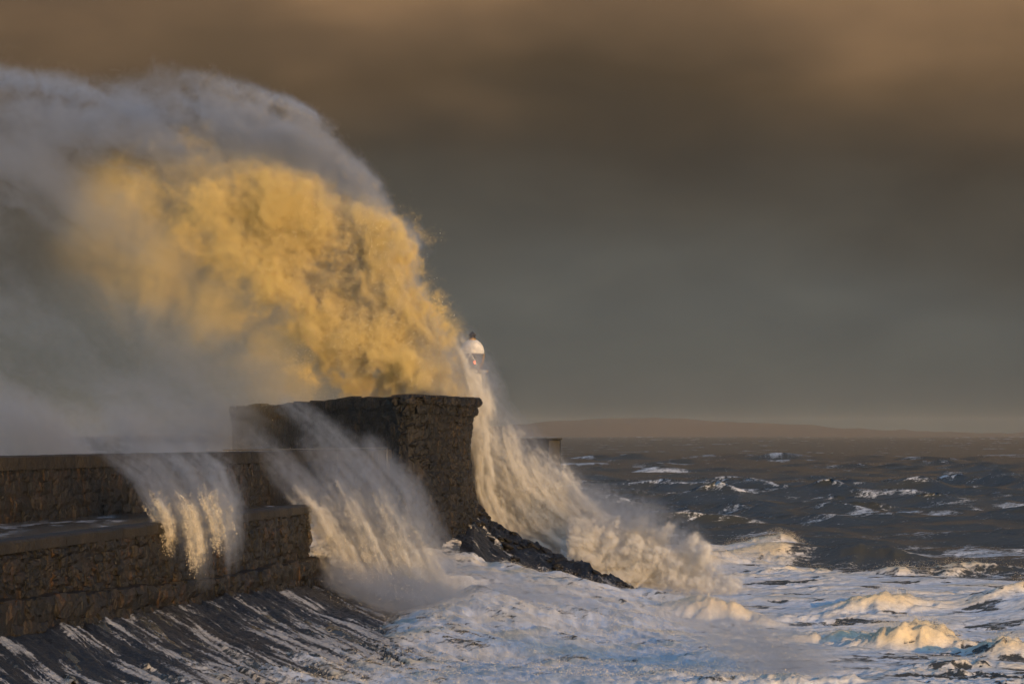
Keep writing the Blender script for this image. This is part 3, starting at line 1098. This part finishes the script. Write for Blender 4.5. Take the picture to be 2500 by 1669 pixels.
# ------------------------------------------------------------------ spray: droplets as mesh, mist as density on a lattice
def vol_mat(name, col, dens, aniso, absorb=None):
    m = bpy.data.materials.new(name)
    m.use_nodes = True
    nt = m.node_tree
    nt.nodes.remove(nt.nodes['Principled BSDF'])
    pv = nt.nodes.new('ShaderNodeVolumePrincipled')
    pv.inputs['Color'].default_value = (*col, 1)
    pv.inputs['Density'].default_value = dens
    pv.inputs['Anisotropy'].default_value = aniso
    if absorb:
        pv.inputs['Absorption Color'].default_value = (*absorb, 1)
    nt.links.new(pv.outputs[0], nt.nodes['Material Output'].inputs['Volume'])
    return m


M_CORE = vol_mat('sunlit_silt_spray', (0.975, 0.76, 0.33), 1.0, -0.2)  # silt tone, with the sunlit gold of the plume put into the colour
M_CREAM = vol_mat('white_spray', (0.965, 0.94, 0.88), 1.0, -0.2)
M_MIST = vol_mat('fine_mist', (0.95, 0.97, 1.0), 1.0, 0.5)
M_DROP = bpy.data.materials.new('spray_droplets')
M_DROP.use_nodes = True
M_DROP.node_tree.nodes['Principled BSDF'].inputs['Base Color'].default_value = (0.80, 0.72, 0.56, 1)
M_DROP.node_tree.nodes['Principled BSDF'].inputs['Roughness'].default_value = 0.6


def volume_obj(name, dens, lo, hi, mat, parent):
    """lattice of points carrying density; geometry nodes turn it into a volume grid"""
    res = dens.shape
    # every grid gets its own small offset, so that no two grids share a boundary plane
    off_ = rng.uniform(0.05, 0.45, 3) * (np.array(hi) - lo) / (np.array(res) - 1) * 7
    lo, hi = np.array(lo, float) + off_, np.array(hi, float) + off_
    me = bpy.data.meshes.new(name)
    me.vertices.add(dens.size)
    a = me.attributes.new('dens', 'FLOAT', 'POINT')
    a.data.foreach_set('value', np.ascontiguousarray(dens, dtype=np.float32).ravel())
    me.materials.append(mat)
    o = bpy.data.objects.new(name, me)
    COL.objects.link(o)
    o.parent = parent
    g = bpy.data.node_groups.new(name, 'GeometryNodeTree')
    g.interface.new_socket('Geometry', in_out='INPUT', socket_type='NodeSocketGeometry')
    g.interface.new_socket('Geometry', in_out='OUTPUT', socket_type='NodeSocketGeometry')
    N, L = g.nodes.new, g.links.new
    gi, go = N('NodeGroupInput'), N('NodeGroupOutput')
    vc = N('GeometryNodeVolumeCube')
    vc.inputs['Min'].default_value = lo
    vc.inputs['Max'].default_value = hi
    for i, k in enumerate('XYZ'):
        vc.inputs['Resolution ' + k].default_value = res[i]
    pos_ = N('GeometryNodeInputPosition')

    def vm(op, a, b=None):
        m = N('ShaderNodeVectorMath')
        m.operation = op
        for i, v in enumerate((a, b)):
            if v is None:
                continue
            if isinstance(v, (tuple, list, np.ndarray)):
                m.inputs[i].default_value = v
            else:
                L(v, m.inputs[i])
        return m.outputs['Value' if op == 'DOT_PRODUCT' else 'Vector']
    step = (hi - lo) / (np.array(res) - 1)
    v = vm('SUBTRACT', pos_.outputs[0], lo)
    v = vm('MULTIPLY', v, 1 / step)
    v = vm('FLOOR', vm('ADD', v, (.5, .5, .5)))
    v = vm('DOT_PRODUCT', v, (res[1] * res[2], res[2], 1))
    si = N('GeometryNodeSampleIndex')
    si.data_type = 'FLOAT'
    si.domain = 'POINT'
    si.clamp = True
    na = N('GeometryNodeInputNamedAttribute')
    na.data_type = 'FLOAT'
    na.inputs['Name'].default_value = 'dens'
    L(gi.outputs[0], si.inputs['Geometry'])
    L(na.outputs['Attribute'], si.inputs['Value'])
    L(v, si.inputs['Index'])
    L(si.outputs['Value'], vc.inputs['Density'])
    sm = N('GeometryNodeSetMaterial')
    sm.inputs['Material'].default_value = mat
    L(vc.outputs[0], sm.inputs[0])
    L(sm.outputs[0], go.inputs[0])
    md = o.modifiers.new('mist', 'NODES')
    md.node_group = g
    return o


TET = np.array([(1, 1, 1), (1, -1, -1), (-1, 1, -1), (-1, -1, 1)], np.float32) / 1.73
TETF = np.array([(0, 1, 2), (0, 3, 1), (0, 2, 3), (1, 3, 2)])


def droplets(name, P, R, label, cat):
    n = len(P)
    q = rng.standard_normal((n, 3, 3))
    q, _ = np.linalg.qr(q)
    V = np.einsum('nij,kj->nki', q, TET) * R[:, None, None] + P[:, None, :]
    Fc = (np.arange(n)[:, None, None] * 4 + TETF[None]).reshape(-1, 3)
    me = fast_mesh(name, V.reshape(-1, 3), Fc, False)
    me.materials.append(M_DROP)
    o = bpy.data.objects.new(name, me)
    COL.objects.link(o)
    tag(o, label, cat, kind='stuff')
    return o


class Spray:
    """lattice over a picture rectangle at depth Yr, extruded in depth"""

    def __init__(self, px0, px1, py0, py1, Yr, d0, d1, vox, voxy):
        self.Yr = Yr
        x0, _, z1 = at(px0, py0, Yr)
        x1, _, z0 = at(px1, py1, Yr)
        self.nx, self.nz, self.ny = int((x1 - x0) / vox) + 1, int((z1 - z0) / vox) + 1, int((d1 - d0) / voxy) + 1
        self.lo, self.hi = np.array((x0, Yr + d0, z0)), np.array((x1, Yr + d1, z1))
        x = np.linspace(x0, x1, self.nx)
        z = np.linspace(z0, z1, self.nz)
        self.y = np.linspace(d0, d1, self.ny)
        self.x2, self.z2 = np.meshgrid(x, z, indexing='ij')
        self.px = 1250 + self.x2 / Yr * F
        self.py = HORIZON + (CAMZ - self.z2) / Yr * F

    def build(self, fn, chunk=24):
        out = np.zeros((self.nx, self.ny, self.nz), np.float32)
        for i in range(0, self.nx, chunk):
            sl = slice(i, min(i + chunk, self.nx))
            out[sl] = fn(sl, self.y[None, :, None])
        out[[0, -1]] = 0
        out[:, [0, -1]] = 0
        out[:, :, 0] = 0
        out[:, :, -1] = 0
        return out

    def pick(self, D, n, r0, r1):
        w = D.ravel().astype(np.float64)
        c = np.cumsum(w)
        idx = np.searchsorted(c, rng.uniform(0, c[-1], n))
        i, j, k = np.unravel_index(np.clip(idx, 0, w.size - 1), D.shape)
        st = (self.hi - self.lo) / (np.array(D.shape) - 1)
        P = self.lo + (np.stack([i, j, k], -1) + rng.uniform(-.5, .5, (n, 3))) * st
        return P, r0 + (r1 - r0) * rng.random(n) ** 3


def E3(a, sl):
    return a[sl][:, None, :]


print('plume')
# ---- the great plume above the breakwater
g = Spray(-330, 1250, 130, 1190, 246, -7.5, 7.5, 0.145, 0.24)
CORE = [(850, 985), (770, 890), (670, 790), (560, 710), (450, 655), (400, 628), (330, 548), (315, 480), (375, 412), (490, 370), (640, 396), (770, 434), (890, 482),
        (975, 545), (1020, 600), (975, 655), (1005, 715), (1045, 785), (1085, 860), (1125, 985)]
ce = sdf_poly(CORE, g.px, g.py)
cx, cy, R0 = 330.0, 950.0, 785.0
rr = np.hypot(g.px - cx, g.py - cy)
th = np.arctan2(cy - g.py, g.px - cx)
s_al = th * R0
s_n = rr - R0
leftward = np.clip((600 - g.px) / 600, 0, 1)


# edge softness in picture units: crisp on the windward right, dissolving on the lee side and the top
lee = np.clip((880 - g.px) / 560, 0, 1)
up_ = np.clip((620 - g.py) / 260, 0, 1)
wid = 40 + 90 * lee + 45 * up_ * np.clip((900 - g.px) / 300, 0, 1)
wind = sstep(420, 900, g.px + 0.25 * (g.py - 600))
dmax = 0.95 * (1 - 0.84 * lee ** 0.9) * (0.40 + 0.60 * sstep(-40, 160, (g.px - 560) * 0.72 - (g.py - 720) * 0.69 + 60))
trail = 0.085 * np.exp(-(np.minimum(ce, 0) / 130) ** 2) * sstep(0.0, 0.4, lee) * sstep(330, 520, g.py)
thk = np.clip(0.35 + ce / 170, 0.3, 1.0) * 5.6


def core_fn(sl, y):
    px, py = E3(g.px, sl), E3(g.py, sl)
    al, nn = E3(s_al, sl), E3(s_n, sl)
    e, w = E3(ce, sl), E3(wid, sl)
    yp = y * 28.0 + 0 * px
    o = y * 0
    wx = 22 * samp3(N3, px / 5.0 + o, py / 5.0 + o, yp / 5.0)
    wy = 22 * samp3(N3, px / 5.0 + o + 50, py / 5.0 + o, yp / 5.0 + 31)
    big = samp3(N3, (al + wx) / 13.0, (nn + wy) / 6.5, yp / 9.0 + 40)
    big2 = samp3(N3, (al + 2 * wx) / 8.0 + 64, (nn + 2 * wy) / 3.2, yp / 6.0 + 90)
    b = samp3(N3, (al + 1.8 * wx) / 4.6, (nn + 1.8 * wy) / 2.9, yp / 3.4 + 70)
    f = samp3(N3f, (px + wx) / 2.4, (py + wy) / 2.4 + 17, yp / 2.6)
    f2 = samp3(N3f, (al + wx) / 1.5 + 30, (nn + wy) / 0.9, yp / 1.4 + 50)
    t_ = E3(thk, sl)
    depth = np.exp(-((y + 1.2 * big) / t_) ** 2)
    # soft body: smooth folds drawn along the flow
    vs = sstep(-0.75, 1.15, e / w + 0.55 * big + 0.22 * b + 0.10 * f)
    soft = vs ** 1.5 * sstep(-120, -25, e) * np.clip(0.56 + 0.72 * big2 + 0.58 * big + 0.40 * b + 0.24 * f + 0.16 * f2, 0.03, 2.6)
    # crisp lobes and torn edges on the windward side
    bil = 0.7 - np.abs(b) * 0.9
    v = np.minimum(e / w, 1.0) * 0.7 + 0.50 * big + 0.28 * bil + 0.50 * big2 + 0.30 * f + 0.18 * f2 - 0.22
    crisp = np.clip(v, 0, 1.2) ** 1.5 * sstep(-60, 5, e + 18 * f)
    k_ = E3(wind, sl)
    d = (soft * (0.55 - 0.20 * k_) + 1.15 * crisp * (0.20 + 0.80 * k_)) * depth
    return d * E3(dmax, sl) + E3(trail, sl) * np.clip(1 + 0.6 * big, 0, 2) * np.exp(-(y / 4.5) ** 2)


Dc = g.build(core_fn)
# thin veil of finer spray round and behind the core, blown to the left
VEIL = [(-500, 200), (0, 208), (120, 218), (240, 236), (360, 222), (510, 210), (640, 256), (760, 302), (850, 372), (912, 440), (955, 520), (1000, 572), (1030, 604), (985, 655), (1015, 715), (1065, 785), (1105, 850), (1145, 940), (1175, 1090),
        (-500, 1200)]
ve = sdf_poly(VEIL, g.px, g.py)
vb = sstep(-14, 60, ve)
low_gap = np.exp(-((g.px - 300) / 330) ** 2 - ((g.py - 700 - 0.30 * (g.px - 330)) / 60) ** 2)
low_mist = np.exp(-((g.py - 1060) / 130) ** 2) * sstep(720, 460, g.px)
band = 0.44 + 0.75 * np.exp(-((s_n + 130) / 110) ** 2) + 0.8 * low_mist + 2.9 * np.exp(-((g.py - 1085) / 75) ** 2) * sstep(660, 430, g.px) - 0.46 * low_gap + 0.35 * np.exp(-((g.px - 60) / 260) ** 2 - ((g.py - 300) / 110) ** 2)
rim = 3.2 * np.exp(-((s_n + 70) / 62) ** 2) * sstep(1.30, 0.75, th) + 2.3 * np.exp(-((s_n + 75) / 75) ** 2) * sstep(0.7, 1.1, th) * sstep(2.1, 1.5, th) + 1.6 * np.exp(-((g.px - 60) / 190) ** 2 - ((g.py - 235) / 50) ** 2)
band = band + rim
fade_l = 0.75 + 0.25 * sstep(-400, 500, g.px)


dim = 1 - 0.38 * sstep(420, 620, g.py) * sstep(700, 400, g.px)
lee_w = sstep(60, 230, -s_n) * sstep(950, 700, g.px)
vw = 32 + 30 * sstep(0.8, 1.5, th)


wisps = np.zeros_like(g.px)
for q_ in ([(400, 190, 12, .2), (600, 228, 12, .8), (700, 262, 10, 1.2), (762, 290, 5, 1.1)],
           [(-150, 190, 14, .6), (60, 204, 15, 1.0), (170, 222, 13, 1.1), (255, 246, 6, .9)],
           [(560, 260, 16, .3), (720, 340, 16, .9), (830, 420, 10, 1.2), (862, 446, 5, 1.0)],
           [(700, 330, 14, .3), (850, 410, 12, .8), (915, 450, 6, 1.2)],
           [(300, 250, 20, .3), (480, 270, 20, .8), (600, 330, 12, .9)]):
    wisps = np.maximum(wisps, stroke(q_, g.px, g.py)[0])


def veil_fn(sl, y):
    px, py = E3(g.px, sl), E3(g.py, sl)
    al, nn = E3(s_al, sl), E3(s_n, sl)
    e = E3(ve, sl)
    yp = y * 28.0 + 0 * px
    o = y * 0
    wx = 34 * samp3(N3, px / 7.0 + o, py / 7.0 + o, yp / 9.0)
    st_ = samp3(N3, (al + 2 * wx) / 13.0, (nn + wx) / 5.0, yp / 8.0 + 11)
    st2 = samp3(N3f, (al + 2 * wx) / 8.0, (nn + wx) / 3.0, yp / 5.0 + 5)
    cl = samp3(N3, (px + wx) / 9.0, (py - wx) / 6.0, yp / 9)
    # bands drawn down the wind on the lee side
    wl = E3(lee_w, sl)
    band2 = samp3(N3, (0.87 * px + 0.50 * py + wx) / 22.0, (-0.50 * px + 0.87 * py + 0.6 * wx) / 4.2, yp / 14 + 77)
    st_ = st_ * (1 - wl) + 2.5 * band2 * wl
    v = sstep(-0.02, 1.0, e / E3(vw, sl) + 0.42 * st_ + 0.14 * st2 + 0.1)
    ws_ = E3(wisps, sl) * np.clip(0.7 + 0.5 * st2 + 0.4 * st_, 0, 2) * 3.0
    return (v * E3(band * fade_l, sl) + ws_) * np.clip(0.75 + 0.34 * st_ + 0.14 * st2 + 0.26 * cl, 0.05, 3) * np.exp(-(y / 5.0) ** 2) * E3(dim, sl)


Dv = g.build(veil_fn)
P1, R1 = g.pick(np.minimum(Dc, 0.25) * (Dc < 0.5) * sstep(560, 900, g.px)[:, None, :], 26000, 0.012, 0.05)
edge_w = Dv * np.exp(-(ve / 40.0) ** 2)[:, None, :] * (g.px > 500)[:, None, :]
P2, R2 = g.pick(edge_w, 34000, 0.012, 0.04)
plume = droplets('wave_plume', np.concatenate([P1, P2]), np.concatenate([R1, R2]), 'huge golden plume of wave spray rearing over the breakwater wall and blowing left', 'wave spray')
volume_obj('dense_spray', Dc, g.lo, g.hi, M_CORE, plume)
volume_obj('mist_veil', Dv * 0.105, g.lo, g.hi, M_MIST, plume)

print('cascades')


def cascade(name, label, dom, strokes_dense, strokes_mist, kd, km, ndrop, mat, thick_m, al_s=12.0, ac_s=1.25):
    q = Spray(*dom)
    sc = F / q.Yr
    parts_ = []

    def field(strokes, seed, softness):
        tot = None
        for i, stv in enumerate(strokes):
            e2, sa, na = stroke(stv, q.px, q.py)

            def fn(sl, y, e2=e2, sa=sa, na=na, i=i):
                o = y * 0
                yp = y * sc
                e = E3(e2, sl)
                s1 = samp3(N3, E3(sa, sl) / al_s + 13 * i + seed + o, E3(na, sl) / ac_s + o, yp / 3.0 + 0 * e)
                s2 = samp3(N3f, E3(sa, sl) / (al_s * 0.35) + 7 * i + seed + o, E3(na, sl) / ac_s + 31 + o, yp / 2.0 + 0 * e)
                yw = thick_m * (0.45 + 0.55 * np.clip(e, 0, 1))
                s3 = samp3(N3f, E3(q.px, sl) / 1.7 + seed + o, E3(q.py, sl) / 1.9 + 11 * i + o, yp / 1.9 + 0 * e)
                v = e * np.exp(-((y + 0.5 * s1) / yw) ** 2)
                rag = np.clip(v * 1.25 - 0.26 + 0.18 * s1 + 0.20 * s2 + 0.17 * s3, 0, 1.3) if softness > 0.9 else v
                return rag * np.clip(1.0 - softness + softness * (1 + 0.40 * s1 + 0.42 * s2 + 0.55 * s3), 0.0, 3.0) * sstep(0.03, 0.16, v * (1 + 0.3 * s2))
            D = q.build(fn)
            tot = D if tot is None else np.maximum(tot, D)
        return tot
    Dd = field(strokes_dense, 3.0, 1.0) if strokes_dense else None
    Dm = field(strokes_mist, 41.0, 0.8) if strokes_mist else None
    src = Dd if Dd is not None else Dm
    P, Rr = q.pick(np.minimum(src, 0.5), ndrop, 0.010, 0.042)
    o = droplets(name, P, Rr, label, 'wave spray')
    if Dd is not None:
        volume_obj('dense_spray', Dd * kd, q.lo, q.hi, mat, o)
    if Dm is not None:
        volume_obj('mist_veil', Dm * km, q.lo, q.hi, M_MIST, o)
    return o


# left fall, over the lower wall
cascade('spray_fall', 'three short streams of white spray blowing over the lower sea wall at the walkway',
        (230, 610, 1085, 1450, 160, -3.2, 3.6, 0.062, 0.16),
        [[(375, 1210, 30, .10), (400, 1255, 28, .5), (412, 1290, 26, .5), (420, 1340, 18, .18)],
         [(440, 1210, 30, .10), (462, 1255, 28, .5), (474, 1300, 26, .5), (484, 1400, 16, .14)],
         [(505, 1200, 30, .10), (532, 1250, 28, .55), (542, 1290, 26, .5), (546, 1340, 18, .16)]],
        [[(290, 1110, 44, .3), (360, 1155, 46, .7), (405, 1230, 46, 1.1), (420, 1310, 40, .6), (425, 1380, 30, .2)],
         [(370, 1115, 44, .4), (435, 1170, 48, .9), (466, 1250, 46, 1.2), (478, 1330, 40, .6), (485, 1420, 30, .2)],
         [(445, 1110, 44, .4), (510, 1160, 48, .9), (545, 1240, 40, 1.2), (552, 1320, 36, .6), (555, 1390, 26, .15)]],
        0.48, 0.68, 26000, M_CREAM, 1.6)

# middle fall, between the lower wall and the tall wall
cascade('spray_fall', 'wide fall of spray pouring down between the lower wall and the tall breakwater wall',
        (560, 1180, 950, 1520, 200, -5.0, 5.5, 0.085, 0.2),
        [[(740, 1215, 34, .3), (785, 1270, 36, .75), (840, 1350, 44, 1), (890, 1440, 50, 1.0), (960, 1500, 60, .6)],
         [(830, 1200, 40, .15), (880, 1290, 44, .65), (920, 1380, 50, 1), (960, 1460, 60, 1)],
         [(930, 1210, 30, .15), (970, 1290, 40, .6), (1010, 1380, 44, 1), (1050, 1450, 50, .8)],
         [(880, 1450, 50, .5), (1000, 1480, 50, .6), (1120, 1500, 50, .4)]],
        [[(615, 1070, 30, .35), (690, 1150, 36, .8), (760, 1220, 42, 1.1), (800, 1300, 44, .8)],
         [(690, 985, 26, .4), (800, 1070, 34, .7), (900, 1170, 52, 1.0), (970, 1280, 60, 1), (1040, 1420, 60, .6)],
         [(760, 1090, 40, .5), (830, 1180, 60, 1.0), (890, 1290, 66, 1.1), (960, 1430, 70, .8)],
         [(900, 1100, 36, .5), (985, 1200, 46, .7), (1030, 1320, 50, .8), (1090, 1440, 50, .5)],
         [(800, 1390, 40, .6), (900, 1440, 50, 1.0), (1020, 1465, 55, .9), (1160, 1500, 50, .5)]],
        0.62, 0.34, 42000, M_CREAM, 2.6)

# right fall, behind the end of the tall wall, down to the sea
cascade('spray_fall', 'curtain of golden spray falling beside the lighthouse, behind the end of the tall wall',
        (1070, 1560, 800, 1370, 248, -3.6, 4.5, 0.10, 0.22),
        [[(1110, 850, 26, .25), (1150, 960, 30, .9), (1165, 1080, 34, 1), (1185, 1200, 40, 1), (1230, 1290, 45, .9)],
         [(1150, 930, 22, .4), (1180, 985, 20, .7), (1195, 1020, 14, .2)],
         [(1240, 1060, 22, .35), (1265, 1150, 34, .8), (1300, 1230, 44, 1.0), (1370, 1290, 40, .7)],
         [(1310, 1120, 24, .3), (1345, 1180, 40, .75), (1390, 1240, 36, .7), (1440, 1290, 30, .5)],
         [(1185, 1120, 26, .3), (1215, 1210, 36, .9), (1290, 1290, 44, .9), (1400, 1340, 40, .8)],
         [(1330, 1270, 26, .5), (1420, 1310, 34, .8), (1500, 1345, 34, .8)],
         [(1200, 1090, 60, .34), (1310, 1220, 70, .5), (1430, 1300, 60, .5), (1540, 1345, 40, .34)]],
        [[(1125, 840, 28, .9), (1160, 910, 34, 1.5), (1190, 960, 30, 1.2), (1215, 1000, 22, .6)],
         [(1180, 1000, 40, .7), (1230, 1080, 55, 1.0), (1310, 1190, 66, 1.0), (1460, 1290, 70, .8)],
         [(1225, 1010, 24, .4), (1300, 1100, 34, .6), (1400, 1215, 44, .8), (1530, 1305, 40, .5)],
         [(1170, 1050, 60, .8), (1220, 1200, 80, 1.0), (1330, 1310, 70, .8)]],
        0.66, 0.23, 36000, M_CREAM, 2.6)

# burst against the rocks
cascade('spray_burst', 'low rounded burst of foam and spray on the sea beside the end of the rocks',
        (1380, 1820, 1180, 1470, 236, -3.6, 3.6, 0.095, 0.2),
        [[(1440, 1385, 18, .8), (1480, 1330, 18, .8), (1500, 1270, 12, .4)],
         [(1470, 1385, 24, .9), (1530, 1345, 26, 1), (1560, 1280, 16, .5)],
         [(1540, 1400, 24, .9), (1590, 1350, 26, 1), (1625, 1295, 14, .5)],
         [(1610, 1405, 24, .9), (1660, 1375, 24, 1), (1690, 1325, 16, .6)],
         [(1660, 1415, 22, .9), (1705, 1385, 18, .9), (1718, 1340, 12, .5)],
         [(1430, 1400, 16, .7), (1560, 1415, 20, 1), (1700, 1425, 18, 1), (1780, 1435, 12, .5)],
         [(1390, 1350, 18, .5), (1440, 1370, 22, .8)],
         [(1420, 1330, 50, .5), (1540, 1355, 55, .6), (1660, 1390, 44, .55), (1780, 1430, 24, .4)]],
        [[(1400, 1200, 40, .4), (1470, 1250, 55, .8), (1570, 1290, 60, 1.0), (1680, 1345, 44, .9)],
         [(1400, 1330, 60, .8), (1540, 1370, 60, 1.0), (1690, 1395, 44, .9), (1800, 1430, 30, .5)]],
        0.95, 0.36, 40000, M_CREAM, 2.4, 3.2, 2.0)

# loose mist drifting over the white water at the front right
cascade('drifting_mist', 'thin pale mist drifting over the white water in the front right of the sea',
        (1500, 2350, 1380, 1760, 150, -3.0, 6.0, 0.11, 0.3),
        None,
        [[(1650, 1480, 60, .35), (1780, 1540, 70, .7), (1900, 1610, 80, .9), (2050, 1690, 80, .8)],
         [(1820, 1560, 50, .4), (1950, 1650, 60, .9), (2100, 1740, 80, .8)]],
        0.0, 0.42, 3000, M_CREAM, 3.0)
# mist low over the backwash
cascade('drifting_mist', 'spray haze hanging over the foaming backwash below the middle fall',
        (740, 1750, 1330, 1720, 190, -6.0, 4.0, 0.14, 0.35),
        None,
        [[(820, 1410, 40, .5), (930, 1450, 55, 1.0), (1100, 1480, 55, 1.0), (1280, 1520, 44, .6), (1480, 1570, 40, .5), (1680, 1620, 36, .3)],
         [(1000, 1540, 60, .5), (1150, 1600, 70, .6), (1350, 1660, 60, .5)],
         [(1080, 1400, 40, .5), (1250, 1450, 44, .6), (1450, 1510, 44, .5), (1700, 1570, 40, .4)]],
        0.0, 0.46, 5000, M_CREAM, 3.0)

# low spiky spray torn off the backwash
n_ = 200000
sx = rng.uniform(-18, 14, n_)
sy = rng.uniform(136, 236, n_)
sz, srd = slope_z(sx, sy)
dws = sx - wall_x(sy) - 1.0
okk = (fb2(sx * 0.5, sy, 5, 90) + 0.6 * fb2(sx, sy, 1.2, 91, N2b) + 0.05 * dws > 0.55) & (dws > 9.5) & ((srd > np.interp(sx, [-12, -4, 0, 4, 8, 10], [5, 9, 8.5, 6.5, 3.0, 0])) | (sy < 205))
sx, sy, sz = sx[okk], sy[okk], sz[okk]
ri = np.clip(np.searchsorted(rows, sy), 0, len(rows) - 1)
ci = np.clip(np.searchsorted(cols, sx / sy * F + 1250), 0, len(cols) - 1)
jet = np.maximum(0.25, fb2(sx * 0.8, sy, 1.0, 92) + 0.5 * fb2(sx, sy, 0.4, 93, N2b))
P = np.stack([sx, sy, np.maximum(sz, Zc[ri, ci]) + 0.5 * jet * rng.random(len(sx)) ** 1.6], -1)
# and off the breaking crests to the right
wq = ((np.clip(bumpz, 0, 1.4) ** 2) * near * np.gradient(rows)[:, None] * Y0 * (0.4 + np.clip(fb2(X0, Y0, 1.3, 94), 0, 2))).ravel()
cq = np.cumsum(wq)
iq = np.clip(np.searchsorted(cq, rng.uniform(0, cq[-1], 36000)), 0, wq.size - 1)
hq = rng.random(len(iq)) ** 2.2 * 0.7
P = np.concatenate([P, np.stack([X0.ravel()[iq] - 0.6 * hq + rng.normal(0, .12, len(iq)), Y0.ravel()[iq] + rng.normal(0, .15, len(iq)), Zc.ravel()[iq] + hq], -1)])
sx = P[:, 0]
droplets('spray_drops', P, 0.008 + 0.026 * rng.random(len(sx)) ** 3, 'fine drops flung up from the foaming backwash and the breaking crests', 'wave spray')

# ------------------------------------------------------------------ haze over the sea
hz = bpy.data.materials.new('sea_haze')
hz.use_nodes = True
hz.node_tree.nodes.remove(hz.node_tree.nodes['Principled BSDF'])
pv = hz.node_tree.nodes.new('ShaderNodeVolumePrincipled')
pv.inputs['Color'].default_value = (0.96, 0.88, 0.74, 1)
pv.inputs['Density'].default_value = 0.000017
pv.inputs['Anisotropy'].default_value = 0.0
hz.node_tree.links.new(pv.outputs[0], hz.node_tree.nodes['Material Output'].inputs['Volume'])
haze = prism('haze', [(-9000, -60), (9000, -60), (9000, 16800), (-9000, 16800)], -12, 104, hz)
tag(haze, 'thin sea haze filling the air to the horizon', 'haze', kind='stuff')
print('done', len(bpy.data.objects))

print('tris', sum(sum(len(p.vertices) - 2 for p in o.data.polygons) if len(o.data.polygons) < 5000 else len(o.data.polygons) * (1 if o.data.loops and len(o.data.loops) == 3 * len(o.data.polygons) else 2) for o in bpy.data.objects if o.type == 'MESH'))
